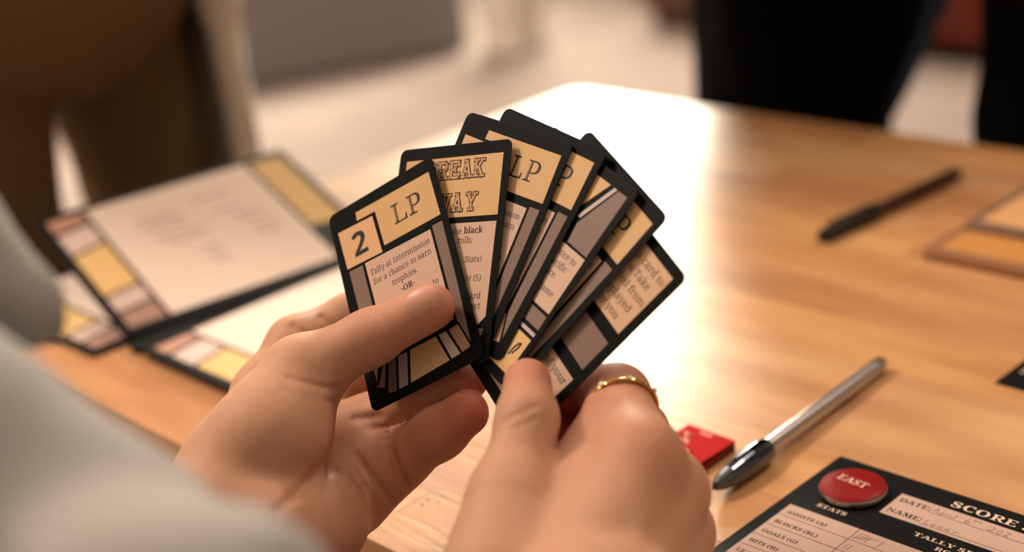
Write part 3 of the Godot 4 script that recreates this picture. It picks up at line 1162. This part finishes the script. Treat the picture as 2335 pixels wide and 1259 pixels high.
func action_art(p: SurfaceTool, l: SurfaceTool) -> void:
	print_poly(p, poly([-24.4, 40.4, 24.5, 40.2, 24.7, 11.6, -24.4, 11.8]), Z1, Color(0.89, 0.73, 0.58))
	print_poly(p, poly([5.5, 6.6, 24.5, 6.4, 24.7, -7.6, 6.0, -7.3]), Z1, MAU)
	print_poly(p, poly([-24.4, 6.6, 3.0, 6.6, 3.2, -7.3, -24.4, -7.3]), Z1, YEL)
	print_poly(p, poly([-24.4, -12.3, 24.8, -12.6, 24.4, -39.5, -24.4, -39.5]), Z1, CRM)
	var ink := Color(0.30, 0.24, 0.21)
	for w in [["a card to", 23.4, 34.6], ["a Take", 20.2, 29.4], ["rolled from", 23.6, 24.2], ["displayed", 21.2, 18.8], ["by you", 19.4, 13.6]]:
		letters(l, w[0], "Droid Serif", 3.0, Vector2(w[1], w[2]), 1, Z2, 1.0, 0.0, ink)
	letters(l, "of your", "Droid Serif", 3.0, Vector2(23.4, -17.6), 1, Z2, 1.0, 0.0, Color(0.16, 0.13, 0.12))


func build_cards() -> void:
	var places := [[Vector3(0.4724, 0.8730, 0.5923), Vector3(0.7808, 0.4681, -0.4138), Vector3(0.6131, -0.7014, 0.3635)],
		[Vector3(0.4852, 0.8846, 0.5800), Vector3(0.9651, 0.1595, -0.2077), Vector3(0.2471, -0.8168, 0.5212)],
		[Vector3(0.4966, 0.8924, 0.5710), Vector3(0.9938, -0.1095, -0.0171), Vector3(-0.0790, -0.8077, 0.5843)],
		[Vector3(0.5079, 0.8934, 0.5671), Vector3(0.9829, -0.1754, 0.0565), Vector3(-0.1746, -0.7880, 0.5904)],
		[Vector3(0.5219, 0.8872, 0.5683), Vector3(0.9405, -0.2690, 0.2078), Vector3(-0.3399, -0.7473, 0.5709)],
		[Vector3(0.5315, 0.8859, 0.5665), Vector3(0.8813, -0.3883, 0.2693), Vector3(-0.4719, -0.6925, 0.5456)],
		[Vector3(0.5443, 0.8713, 0.5744), Vector3(0.8487, -0.4603, 0.2605), Vector3(-0.5247, -0.6709, 0.5241)]]
	var looks := ["lp", "title", "lp", "lp", "flip", "lp", "action"]
	var labels := [
		"frontmost fanned card with the number 2, LP and the thumb across it",
		"fanned card titled BREAK AWAY in outlined letters, second from the left",
		"fanned card showing LP and a grey side strip, third from the left",
		"fanned card showing only a letter P, just behind the LP card, fourth from the left",
		"fanned card with a white diagonal stripe beside a large grey-brown corner, third from the right",
		"fanned card with a blank yellow corner, second from the right",
		"rearmost, rightmost fanned card with a grey-brown square and sideways text",
	]
	var bodies := begin()
	slab(bodies, rect(0.0571, 0.0889, 0.0032, 8), -0.00032, 0.0, 0.00007)
	var body := bodies.commit()
	var art := {}
	for draw in [["lp", lp_art], ["title", title_art], ["flip", flip_art], ["action", action_art]]:
		var p := begin()
		var l := begin()
		draw[1].call(p, l)
		art[draw[0]] = [p.commit(), l.commit()]
	for i in 7:
		var c: Array = places[i]
		var x: Vector3 = c[1].normalized()
		var y: Vector3 = -c[2]
		y = (y - x * y.dot(x)).normalized()
		var t := thing("game_card", labels[i], "playing card", c[0], Basis(x, y, x.cross(y)), "fan of game cards in the player's hands")
		obj("card_stock", body, M.card, t)
		obj("printed_panels", art[looks[i]][0], M.print, t)
		obj("lettering", art[looks[i]][1], M.print, t)


# ------------------------------------------------------------------ people
const SKIN := Color(0.77, 0.59, 0.485)
const ROSE := Color(0.78, 0.46, 0.38)


func left_hand() -> Flesh:
	var f := Flesh.new()
	f.base = SKIN
	# palm, wrist and the ball of the thumb
	f.bone(0, Vector3(0.4696, 0.8121, 0.6975), Vector3(0.4629, 0.8191, 0.6752), .0245, .0235)
	f.bone(0, Vector3(0.4709, 0.8110, 0.6888), Vector3(0.4696, 0.8133, 0.6713), .0245, .0230)
	f.bone(0, Vector3(0.4580, 0.8164, 0.6758), Vector3(0.4267, 0.8272, 0.6335), .0195, .0145)
	f.bone(0, Vector3(0.4565, 0.8159, 0.6697), Vector3(0.4324, 0.8163, 0.6305), .0200, .0150)
	f.bone(0, Vector3(0.4650, 0.8085, 0.6648), Vector3(0.4506, 0.8007, 0.6292), .0190, .0145)
	f.bone(0, Vector3(0.4815, 0.8013, 0.6700), Vector3(0.4698, 0.7921, 0.6323), .0215, .0145)
	f.bone(0, Vector3(0.4852, 0.8061, 0.6839), Vector3(0.4826, 0.7998, 0.6585), .0240, .0200)
	f.bone(0, Vector3(0.4626, 0.8252, 0.6750), Vector3(0.4684, 0.8344, 0.6602), .0215, .0212)
	f.bone(0, Vector3(0.4684, 0.8344, 0.6602), Vector3(0.4622, 0.8453, 0.6413), .0205, .0150)
	f.bone(0, Vector3(0.4530, 0.8100, 0.6211), Vector3(0.4727, 0.7992, 0.6218), .0140, .0130)
	# thumb over the front card
	f.chain(1, [Vector3(0.4677, 0.8338, 0.6676), Vector3(0.4603, 0.8491, 0.6380), Vector3(0.4775, 0.8595, 0.6155), Vector3(0.5000, 0.8723, 0.6012)], [.0185, .0135, .0104, .0090])
	# index finger, running behind the cards
	f.chain(2, [Vector3(0.4238, 0.8266, 0.6338), Vector3(0.4175, 0.8394, 0.6109), Vector3(0.4232, 0.8430, 0.5849), Vector3(0.4398, 0.8365, 0.5752), Vector3(0.4550, 0.8316, 0.5742)], [.0140, .0120, .0105, .0095, .0085])
	# middle finger, hidden behind the cards
	f.chain(3, [Vector3(0.4324, 0.8163, 0.6305), Vector3(0.4285, 0.8231, 0.5955), Vector3(0.4540, 0.8261, 0.5818), Vector3(0.4836, 0.8340, 0.5797)], [.0135, .0110, .0098, .0085])
	# ring finger under the lower edge
	f.chain(4, [Vector3(0.4506, 0.8007, 0.6292), Vector3(0.4567, 0.8122, 0.6061), Vector3(0.4851, 0.8294, 0.5952), Vector3(0.5019, 0.8376, 0.5894)], [.0130, .0112, .0096, .0086])
	# little finger
	f.chain(5, [Vector3(0.4703, 0.7968, 0.6290), Vector3(0.4813, 0.8057, 0.6134), Vector3(0.4973, 0.8187, 0.6040), Vector3(0.5087, 0.8281, 0.5988)], [.0142, .0114, .0102, .0092])
	# creases and folds, cut in from the side the palm shows
	var v := Vector3(-0.7439, -0.4512, -0.4930)
	f.crease([Vector3(0.4704, 0.8545, 0.6509), Vector3(0.4775, 0.8490, 0.6416), Vector3(0.4807, 0.8441, 0.6297)], .0013, .0011, v)
	f.crease([Vector3(0.4719, 0.8516, 0.6557), Vector3(0.4766, 0.8464, 0.6488), Vector3(0.4826, 0.8409, 0.6343)], .0013, .0010, v)
	f.crease([Vector3(0.4795, 0.8394, 0.6306), Vector3(0.4863, 0.8298, 0.6431), Vector3(0.4893, 0.8257, 0.6518), Vector3(0.4930, 0.8234, 0.6651), Vector3(0.4912, 0.8184, 0.6781)], .0026, .0024, v)
	f.crease([Vector3(0.4759, 0.8264, 0.6342), Vector3(0.4797, 0.8158, 0.6331), Vector3(0.4846, 0.8073, 0.6310), Vector3(0.4917, 0.7959, 0.6284)], .0016, .0014, v)
	f.crease([Vector3(0.4819, 0.8192, 0.6479), Vector3(0.4857, 0.8129, 0.6554)], .0022, .0018, v)
	f.crease([Vector3(0.4793, 0.8193, 0.6347), Vector3(0.4835, 0.8072, 0.6371), Vector3(0.4937, 0.7980, 0.6394)], .0018, .0008, v)
	f.crease([Vector3(0.4818, 0.8135, 0.6433), Vector3(0.4896, 0.8047, 0.6480), Vector3(0.4927, 0.7952, 0.6501)], .0020, .0009, v)
	f.crease([Vector3(0.4863, 0.8052, 0.6353), Vector3(0.4929, 0.7919, 0.6359)], .0016, .0008, v)
	f.crease([Vector3(0.4818, 0.8195, 0.6158), Vector3(0.4853, 0.8142, 0.6199), Vector3(0.4881, 0.8075, 0.6207), Vector3(0.4921, 0.8007, 0.6203)], .0015, .0022, v)
	f.crease([Vector3(0.4610, 0.8275, 0.6179), Vector3(0.4630, 0.8261, 0.6087)], .0016, .0012, v)
	f.crease([Vector3(0.4650, 0.8222, 0.6199), Vector3(0.4703, 0.8213, 0.6114)], .0016, .0010, v)
	f.crease([Vector3(0.4808, 0.8691, 0.6165), Vector3(0.4838, 0.8641, 0.6162)], .0012, .0004, v)
	f.crease([Vector3(0.4834, 0.8692, 0.6136), Vector3(0.4863, 0.8642, 0.6134)], .0012, .0005, v)
	f.crease([Vector3(0.4293, 0.8529, 0.6027), Vector3(0.4355, 0.8453, 0.6004)], .0017, .0020, v)
	f.crease([Vector3(0.4247, 0.8520, 0.6147), Vector3(0.4310, 0.8456, 0.6115)], .0016, .0014, v)
	f.crease([Vector3(0.4290, 0.8460, 0.6263), Vector3(0.4225, 0.8390, 0.6376)], .0016, .0008, v)
	# knuckle of the thumb
	f.mark(Vector3(0.4669, 0.8587, 0.6411), Vector3(0.4692, 0.8561, 0.6401), .0090, .0010)
	f.tint(Vector3(0.5027, 0.8725, 0.6001), .014, ROSE, .45)
	f.tint(Vector3(0.5162, 0.8341, 0.5982), .016, Color(0.80, 0.36, 0.28), .6)
	f.tint(Vector3(0.5034, 0.8210, 0.6072), .02, ROSE, .35)
	f.tint(Vector3(0.5087, 0.8401, 0.5901), .014, ROSE, .5)
	f.tint(Vector3(0.4835, 0.8667, 0.6181), .012, ROSE, .25)
	f.tint(Vector3(0.4852, 0.8103, 0.6175), .02, ROSE, .3)
	return f


func right_hand() -> Flesh:
	var f := Flesh.new()
	f.base = SKIN
	# back of the hand
	f.bone(0, Vector3(0.6433, 0.8119, 0.6793), Vector3(0.6291, 0.8166, 0.6602), .0245, .0260)
	f.bone(0, Vector3(0.6450, 0.8058, 0.6682), Vector3(0.6316, 0.8108, 0.6481), .0230, .0250)
	f.bone(0, Vector3(0.6176, 0.8165, 0.6569), Vector3(0.5995, 0.8349, 0.6005), .0200, .0150)
	f.bone(0, Vector3(0.6218, 0.8118, 0.6455), Vector3(0.6016, 0.8191, 0.5899), .0200, .0138)
	f.bone(0, Vector3(0.6226, 0.8037, 0.6366), Vector3(0.5992, 0.7994, 0.5849), .0190, .0132)
	f.bone(0, Vector3(0.6210, 0.7933, 0.6316), Vector3(0.5991, 0.7828, 0.5852), .0180, .0128)
	f.bone(0, Vector3(0.5926, 0.8173, 0.6616), Vector3(0.5797, 0.8299, 0.6428), .0190, .0150)
	f.bone(0, Vector3(0.5963, 0.8154, 0.6522), Vector3(0.5907, 0.8259, 0.6202), .0190, .0140)
	f.bone(0, Vector3(0.5785, 0.8211, 0.6365), Vector3(0.5834, 0.8180, 0.6201), .0150, .0140)
	# thumb on the cards
	f.chain(1, [Vector3(0.5897, 0.8190, 0.6605), Vector3(0.5746, 0.8349, 0.6374), Vector3(0.5630, 0.8491, 0.6162), Vector3(0.5506, 0.8544, 0.6027)], [.0190, .0125, .0103, .0088])
	# index finger, knuckle up, folding back behind the cards
	f.chain(2, [Vector3(0.5995, 0.8349, 0.6005), Vector3(0.5666, 0.8401, 0.5728), Vector3(0.5407, 0.8342, 0.5648), Vector3(0.5317, 0.8315, 0.5731)], [.0150, .0112, .0098, .0088])
	# middle finger
	f.chain(3, [Vector3(0.6016, 0.8191, 0.5899), Vector3(0.5636, 0.8192, 0.5612), Vector3(0.5403, 0.8169, 0.5563), Vector3(0.5322, 0.8177, 0.5679)], [.0140, .0112, .0100, .0088])
	# ring finger
	f.chain(4, [Vector3(0.5992, 0.7994, 0.5849), Vector3(0.5595, 0.7988, 0.5554), Vector3(0.5392, 0.7988, 0.5521), Vector3(0.5334, 0.8016, 0.5664)], [.0135, .0108, .0096, .0086])
	# little finger
	f.chain(5, [Vector3(0.5991, 0.7828, 0.5852), Vector3(0.5613, 0.7804, 0.5610), Vector3(0.5463, 0.7843, 0.5592), Vector3(0.5423, 0.7901, 0.5698)], [.0125, .0098, .0088, .0080])
	# web of skin between thumb and index finger
	f.bone(2, Vector3(0.5829, 0.8291, 0.6221), Vector3(0.5738, 0.8378, 0.5870), .0102, .0105)
	f.bone(3, Vector3(0.5414, 0.8143, 0.5757), Vector3(0.5706, 0.8025, 0.5794), .0150, .0150)
	# wrinkles over the thumb joint
	var v := Vector3(-0.6299, -0.4851, -0.6065)
	f.crease([Vector3(0.5629, 0.8527, 0.6270), Vector3(0.5675, 0.8556, 0.6235), Vector3(0.5699, 0.8567, 0.6170)], .0012, .0005, v)
	f.crease([Vector3(0.5658, 0.8503, 0.6284), Vector3(0.5694, 0.8523, 0.6249), Vector3(0.5720, 0.8534, 0.6198)], .0012, .0004, v)
	# the bone and tendons of the back of the hand
	f.mark(Vector3(0.6082, 0.8465, 0.6048), Vector3(0.6106, 0.8422, 0.6047), .0120, .0016)
	f.mark(Vector3(0.6343, 0.8317, 0.6487), Vector3(0.6134, 0.8338, 0.6066), .0050, .0010)
	f.mark(Vector3(0.6360, 0.8245, 0.6432), Vector3(0.6170, 0.8224, 0.5982), .0050, .0012)
	f.mark(Vector3(0.6075, 0.8312, 0.6226), Vector3(0.6266, 0.8276, 0.6405), .0090, -.0016)
	f.tint(Vector3(0.5555, 0.8611, 0.6062), .012, ROSE, .35)
	f.tint(Vector3(0.6101, 0.8449, 0.6037), .016, ROSE, .3)
	f.tint(Vector3(0.5424, 0.8251, 0.5778), .03, Color(0.66, 0.22, 0.16), .8)
	f.tint(Vector3(0.5681, 0.8482, 0.5760), .02, ROSE, .3)
	return f


func nail(at: Vector3, tip: Vector3, out: Vector3, w: float, l: float, bend: float) -> ArrayMesh:
	# a curved plate: at its middle, tip the way the finger points, out away from the flesh
	var y := tip.normalized()
	var z := (out - y * out.dot(y)).normalized()
	var x := y.cross(z)
	var st := begin()
	var nu := 14
	var nv := 14
	for layer in 1:
		for i in nu + 1:
			for j in nv + 1:
				var u := -1.0 + 2.0 * i / nu
				var v := -1.0 + 2.0 * j / nv
				var px := u * sqrt(1.0 - 0.42 * v * v)
				var py := v * sqrt(1.0 - 0.42 * u * u)
				var a := px * bend
				var r := w / 2 / sin(bend)
				var p := at + x * r * sin(a) + z * (r * (cos(a) - 1.0) - 0.00055 * (u * u * u * u + v * v * v * v) - 0.0006 * v * v) + y * py * l / 2
				st.set_normal((x * sin(a) + z * cos(a) + y * v * 0.25).normalized())
				st.add_vertex(p)
	for i in nu:
		for j in nv:
			var q := i * (nv + 1) + j
			for k in [q, q + 1, q + nv + 1, q + 1, q + nv + 2, q + nv + 1]:
				st.add_index(k)
	return st.commit()


func build_player() -> void:
	var st := begin()
	var n := left_hand().mesh_into(st, 0.0014, 0)
	n = right_hand().mesh_into(st, 0.0015, n)
	var arms := Flesh.new()  # forearms, neck and head of the seated player, beside the camera
	arms.base = SKIN
	arms.chain(1, [Vector3(0.4641, 0.8158, 0.6822), Vector3(0.4699, 0.8114, 0.6959), Vector3(0.4713, 0.8041, 0.7322), Vector3(0.4429, 0.7614, 0.8206)], [.0200, .0235, .0290, .040])
	arms.chain(2, [Vector3(0.6388, 0.8137, 0.6672), Vector3(0.6694, 0.8210, 0.7284), Vector3(0.6772, 0.8636, 0.8386)], [.0260, .031, .038])
	n = arms.mesh_into(st, 0.004, n)
	var head := Flesh.new()
	head.base = SKIN
	head.k_in = 0.02
	var h := Vector3(0.44, 1.42, 1.16)
	head.chain(0, [Vector3(0.4429, 0.7614, 0.8206), Vector3(0.28, 1.16, 1.13), Vector3(0.44, 1.12, 1.14), Vector3(0.60, 1.16, 1.15), Vector3(0.66, 1.11, 1.07), Vector3(0.5696, 0.9576, 0.8536), Vector3(0.6253, 0.9056, 0.8230), Vector3(0.6697, 0.8999, 0.8255), Vector3(0.6772, 0.8636, 0.8386)], [.036, .045, .08, .045, .040, .034, .034, .032, .038])
	head.chain(0, [Vector3(0.44, 1.12, 1.14), Vector3(0.44, 0.66, 1.10)], [.09, .09])
	head.bone(0, Vector3(0.44, 1.12, 1.15), Vector3(0.44, 1.24, 1.21), 0.075, 0.055)
	head.bone(0, Vector3(0.44, 1.20, 1.22), Vector3(0.44, 1.32, 1.19), 0.055, 0.052)
	head.bone(0, h + Vector3(0, 0.03, 0.01), h + Vector3(0, 0.02, -0.03), 0.088, 0.078)
	head.bone(0, h + Vector3(0, -0.04, -0.04), h + Vector3(0, -0.08, -0.055), 0.055, 0.03)
	head.bone(0, h + Vector3(0, 0.01, -0.105), h + Vector3(0, -0.02, -0.12), 0.008, 0.012)
	for s in [-1, 1]:
		head.bone(0, h + Vector3(0.084 * s, 0.01, 0.0), h + Vector3(0.086 * s, -0.025, 0.0), 0.014, 0.01)
		head.mark(h + Vector3(0.032 * s, 0.02, -0.105), h + Vector3(0.034 * s, 0.02, -0.105), 0.014, -0.006)
	head.mark(h + Vector3(-0.02, -0.06, -0.1), h + Vector3(0.02, -0.06, -0.1), 0.006, -0.003)
	head.tint(h + Vector3(0, -0.06, -0.1), 0.018, ROSE, 0.6)
	n = head.mesh_into(st, 0.010, n)
	var person := built("person", st, M.skin)
	tag(person, "seated player in pale grey jacket, two hands fanning the cards", "person")
	# nails
	obj("thumbnail", nail(Vector3(0.5035, 0.8776, 0.6084), Vector3(0.4993, 0.8731, 0.5970) - Vector3(0.4906, 0.8690, 0.6058), Vector3(0.5056, 0.8804, 0.6098) - Vector3(0.4919, 0.8705, 0.5995), .0118, .0135, .85), M.nail, person)
	obj("thumbnail", nail(Vector3(0.5534, 0.8617, 0.6074), Vector3(0.5480, 0.8564, 0.5997) - Vector3(0.5555, 0.8530, 0.6078), Vector3(0.5556, 0.8665, 0.6110) - Vector3(0.5506, 0.8544, 0.6027), .0110, .0120, .85), M.nail, person)
	# jacket: the near sleeve and chest are far out of focus
	st = begin()
	var j := Flesh.new()
	j.k_in = 0.010
	j.k_core = 0.010
	j.folds = FastNoiseLite.new()
	j.folds.seed = 4
	j.folds.frequency = 9.0
	j.fold_height = 0.0025
	j.chain(0, [Vector3(0.6253, 0.9056, 0.8230), Vector3(0.5958, 0.9331, 0.8392), Vector3(0.5696, 0.9576, 0.8536)], [.045, .045, .047])
	j.chain(0, [Vector3(0.6717, 0.9218, 0.7944), Vector3(0.6673, 0.9111, 0.8214), Vector3(0.6811, 0.8674, 0.8400), Vector3(0.6799, 0.8255, 0.7461), Vector3(0.6541, 0.8159, 0.6923)], [.016, .037, .050, .040, .034])
	j.chain(0, [Vector3(0.6253, 0.9056, 0.8230), Vector3(0.6697, 0.8999, 0.8255)], [.045, .04])
	j.chain(0, [Vector3(0.5693, 0.9557, 0.8550), Vector3(0.66, 1.12, 1.06), Vector3(0.60, 1.17, 1.14)], [.045, .055, .06])
	j.chain(0, [Vector3(0.60, 1.17, 1.14), Vector3(0.28, 1.17, 1.12)], [.06, .06])
	j.chain(0, [Vector3(0.44, 1.06, 1.12), Vector3(0.44, 0.62, 1.10)], [.13, .13])
	j.chain(0, [Vector3(0.36, 1.06, 1.12), Vector3(0.36, 0.62, 1.10)], [.12, .12])
	j.chain(0, [Vector3(0.53, 1.04, 1.12), Vector3(0.53, 0.62, 1.10)], [.12, .12])
	j.chain(0, [Vector3(0.44, 0.95, 1.06), Vector3(0.3599, 0.9345, 0.8739), Vector3(0.4410, 0.9491, 0.8400), Vector3(0.5252, 0.9702, 0.7991), Vector3(0.5542, 0.9519, 0.7780)], [.07, .035, .03, .03, .012])
	j.chain(0, [Vector3(0.28, 1.17, 1.12), Vector3(0.4429, 0.7614, 0.8206), Vector3(0.4732, 0.7975, 0.7421), Vector3(0.4672, 0.8074, 0.7108)], [.06, .052, .036, .0310])
	j.mesh_into(st, 0.008, 0)
	built("jacket", st, M.jacket, person)
	st = begin()
	var leg := Flesh.new()
	leg.k_in = 0.03
	for s in [-1, 1]:
		leg.chain(0, [Vector3(0.44 + 0.08 * s, 0.53, 1.10), Vector3(0.44 + 0.13 * s, 0.52, 0.72), Vector3(0.44 + 0.13 * s, 0.08, 0.74)], [.10, .072, .05])
		leg.chain(0, [Vector3(0.44 + 0.13 * s, 0.045, 0.76), Vector3(0.44 + 0.13 * s, 0.04, 0.60)], [.045, .035])
	leg.mesh_into(st, 0.014, 0)
	built("trousers", st, M.denim, person)
	st = begin()
	var hr := Flesh.new()
	hr.bone(0, h + Vector3(0, 0.06, 0.02), h + Vector3(0, 0.02, 0.05), 0.09, 0.085)
	hr.mesh_into(st, 0.01, 0)
	built("hair", st, M.hair, person)
	build_ring(person)
	# the stool it sits on
	var t := thing("stool", "plain black stool under the seated player", "stool", Vector3(0.44, 0, 1.12))
	st = begin()
	slab(st, ring(0.17), 0.39, 0.43, 0.006, Transform3D(Basis(Vector3.RIGHT, -PI / 2), Vector3.ZERO))
	built("seat", st, M.black_metal, t)
	for k in 4:
		var a := PI / 4 + PI / 2 * k
		st = begin()
		lathe(st, [[0.0, 0.012], [0.40, 0.012]], 12, along(Vector3(cos(a) * 0.2, 0, sin(a) * 0.2), Vector3(cos(a) * 0.12, 0.395, sin(a) * 0.12)))
		built("leg", st, M.black_metal, t)


func build_ring(person: Node) -> void:
	var c := Vector3(0.5735, 0.8393, 0.5785)
	var axis: Vector3 = (Vector3(0.5995, 0.8349, 0.6005) - Vector3(0.5666, 0.8401, 0.5728)).normalized()
	var x := axis.cross(Vector3.UP).normalized()
	var y := x.cross(axis)
	var st := begin()
	var big := 0.0129
	var thick := 0.0008
	for i in 48:
		for k in 10:
			var q := []
			for e in [[i, k], [i + 1, k], [i + 1, k + 1], [i, k + 1]]:
				var a: float = TAU * e[0] / 48
				var b: float = TAU * e[1] / 10
				var d := x * cos(a) + y * sin(a)
				q.append(c + d * (big + thick * cos(b)) + axis * thick * 1.1 * sin(b))
			var o := (q[0] + q[2]) / 2 as Vector3
			var aa: float = TAU * (i + 0.5) / 48
			quad(st, q[0], q[1], q[2], q[3], o - (c + (x * cos(aa) + y * sin(aa)) * big))
	var band := built("finger_ring", st, M.gold, person)
	band.set_meta("label", "thin gold ring with small clear stones on the right hand")
	for k in 4:
		var a := 0.25 + 0.8 * k
		var d := x * cos(a) + y * sin(a)
		st = begin()
		var s := 0.0012 if k % 2 else 0.0009
		lathe(st, [[0.0, s * 0.5], [s * 0.5, s], [s, s * 0.6], [s * 1.05, 0.0]], 8, along(c + d * (big + 0.0006), c + d * (big + 0.01), axis))
		built("gemstone", st, M.gem, band)


func figure(called: String, label: String, at: Vector3, yaw: float, trousers: StandardMaterial3D, top: StandardMaterial3D, spread: float, thigh: float) -> MeshInstance3D:
	# a standing adult, base at the feet, facing local -z
	var skin := Flesh.new()
	skin.base = SKIN
	skin.k_in = 0.025
	var h := Vector3(0, 1.60, -0.01)
	skin.bone(0, Vector3(0, 1.38, 0.01), Vector3(0, 1.50, 0), 0.055, 0.052)
	skin.bone(0, h + Vector3(0, 0.03, 0.01), h + Vector3(0, 0.02, -0.03), 0.088, 0.078)
	skin.bone(0, h + Vector3(0, -0.04, -0.04), h + Vector3(0, -0.08, -0.055), 0.055, 0.03)
	skin.bone(0, h + Vector3(0, 0.01, -0.105), h + Vector3(0, -0.02, -0.12), 0.008, 0.012)
	for s in [-1, 1]:
		skin.mark(h + Vector3(0.032 * s, 0.02, -0.105), h + Vector3(0.034 * s, 0.02, -0.105), 0.014, -0.006)
		skin.bone(0, h + Vector3(0.084 * s, 0.01, 0.0), h + Vector3(0.086 * s, -0.025, 0.0), 0.014, 0.01)
		skin.chain(1, [Vector3(0.23 * s, 1.12, -0.04), Vector3(0.20 * s, 1.02, -0.16), Vector3(0.14 * s, 1.03, -0.22)], [.034, .03, .028])
		for k in 4:
			skin.chain(2 + k, [Vector3((0.14 - 0.02 * k + 0.03) * s, 1.03, -0.22), Vector3((0.10 - 0.018 * k + 0.03) * s, 1.01, -0.27), Vector3((0.07 - 0.018 * k + 0.03) * s, 0.98, -0.27)], [.010, .009, .008])
	skin.mark(h + Vector3(-0.02, -0.06, -0.1), h + Vector3(0.02, -0.06, -0.1), 0.006, -0.003)
	var st := begin()
	skin.mesh_into(st, 0.011, 0)
	var person := built(called, st, M.skin, null, Transform3D(Basis(Vector3.UP, yaw), at))
	tag(person, label, "person")
	st = begin()
	var l := Flesh.new()
	l.k_in = 0.012
	for s in [-1, 1]:
		l.chain(0, [Vector3(spread * 0.75 * s, 0.90, 0), Vector3(spread * s, 0.70, 0), Vector3(spread * 1.15 * s, 0.48, 0), Vector3(spread * 1.25 * s, 0.10, 0.01)], [thigh * 1.12, thigh, thigh * 0.8, thigh * 0.72])
	l.mesh_into(st, 0.014, 0)
	built("trousers", st, trousers, person)
	st = begin()
	var b := Flesh.new()
	b.k_in = 0.05
	b.chain(0, [Vector3(0, 0.92, 0), Vector3(0, 1.10, 0), Vector3(0, 1.32, 0)], [.12, .115, .11])
	for s in [-1, 1]:
		b.chain(0, [Vector3(0.07 * s, 0.92, 0), Vector3(0.09 * s, 1.30, 0)], [.10, .095])
		b.chain(0, [Vector3(0.17 * s, 1.34, 0), Vector3(0.23 * s, 1.12, 0.0), Vector3(0.215 * s, 1.06, -0.12)], [.065, .05, .042])
	b.mesh_into(st, 0.014, 0)
	built("shirt", st, top, person)
	st = begin()
	var hr := Flesh.new()
	hr.bone(0, h + Vector3(0, 0.06, 0.02), h + Vector3(0, 0.02, 0.05), 0.092, 0.087)
	hr.mesh_into(st, 0.014, 0)
	built("hair", st, M.hair, person)
	for s in [-1, 1]:
		st = begin()
		var sh := Flesh.new()
		sh.bone(0, Vector3(spread * 1.25 * s, 0.045, 0.03), Vector3(spread * 1.3 * s, 0.035, -0.14), 0.045, 0.035)
		sh.mesh_into(st, 0.012, 0)
		built("shoe", st, M.dark_cloth, person)
	return person


func build_others() -> void:
	# brown trousers and an open beige coat, at the far left end of the table
	var p := figure("person", "standing person in dark brown trousers with a beige coat edge, behind the boards at left", Vector3(-0.265, 0, 0.373), -1.222, M.brown_cloth, M.brown_cloth, 0.102, 0.060)
	var inv := p.transform.affine_inverse()
	var st := begin()
	var c := Flesh.new()
	c.k_in = 0.02
	c.chain(0, [inv * Vector3(-0.2948, 1.0506, 0.1347), inv * Vector3(-0.2489, 0.8574, 0.1980), inv * Vector3(-0.1936, 0.6985, 0.2307), inv * Vector3(-0.1478, 0.5196, 0.2856)], [.03, .017, .014, .014])
	c.mesh_into(st, 0.01, 0)
	built("coat", st, M.beige_cloth, p)
	st = begin()
	c = Flesh.new()
	c.chain(0, [inv * Vector3(-0.3409, 1.0511, 0.1212), inv * Vector3(-0.3012, 0.8532, 0.1939), inv * Vector3(-0.2491, 0.6903, 0.2326), inv * Vector3(-0.2054, 0.5066, 0.2926)], [.034, .028, .026, .026])
	c.mesh_into(st, 0.01, 0)
	built("coat_lining", st, M.taupe_cloth, p)
	# black clothes behind the far edge
	p = figure("person", "standing person all in black, behind the far edge of the table", Vector3(0.092, 0, -0.225), PI / 2, M.black_cloth, M.black_cloth, 0.035, 0.066)
	st = begin()
	c = Flesh.new()
	inv = p.transform.affine_inverse()
	c.chain(0, [inv * Vector3(0.0503, 0.8982, -0.2987), inv * Vector3(0.0750, 0.7797, -0.2561), inv * Vector3(0.0871, 0.6517, -0.1941), inv * Vector3(0.1232, 0.4665, -0.1249)], [.125, .113, .087, .08])
	c.mesh_into(st, 0.014, 0)
	built("apron", st, M.black_cloth, p)
	st = begin()
	c = Flesh.new()
	c.chain(0, [inv * Vector3(0.1464, 0.9255, -0.3883), inv * Vector3(0.1681, 0.7714, -0.3215), inv * Vector3(0.1828, 0.6780, -0.2348)], [.04, .021, .007])
	c.mesh_into(st, 0.012, 0)
	built("denim_shirt_tail", st, M.denim, p)
	# black clothes at the right edge of the picture
	p = figure("person", "standing person in black at the far right edge of the picture", Vector3(0.362, 0, -0.317), -PI / 2, M.dark_cloth, M.black_cloth, 0.07, 0.085)
	st = begin()
	c = Flesh.new()
	inv = p.transform.affine_inverse()
	c.chain(0, [inv * Vector3(0.3284, 0.9328, -0.3051), inv * Vector3(0.3634, 0.7764, -0.2515), inv * Vector3(0.3767, 0.7129, -0.1968), inv * Vector3(0.4091, 0.5691, -0.1477)], [.09, .085, .08, .08])
	c.mesh_into(st, 0.014, 0)
	built("apron", st, M.black_cloth, p)
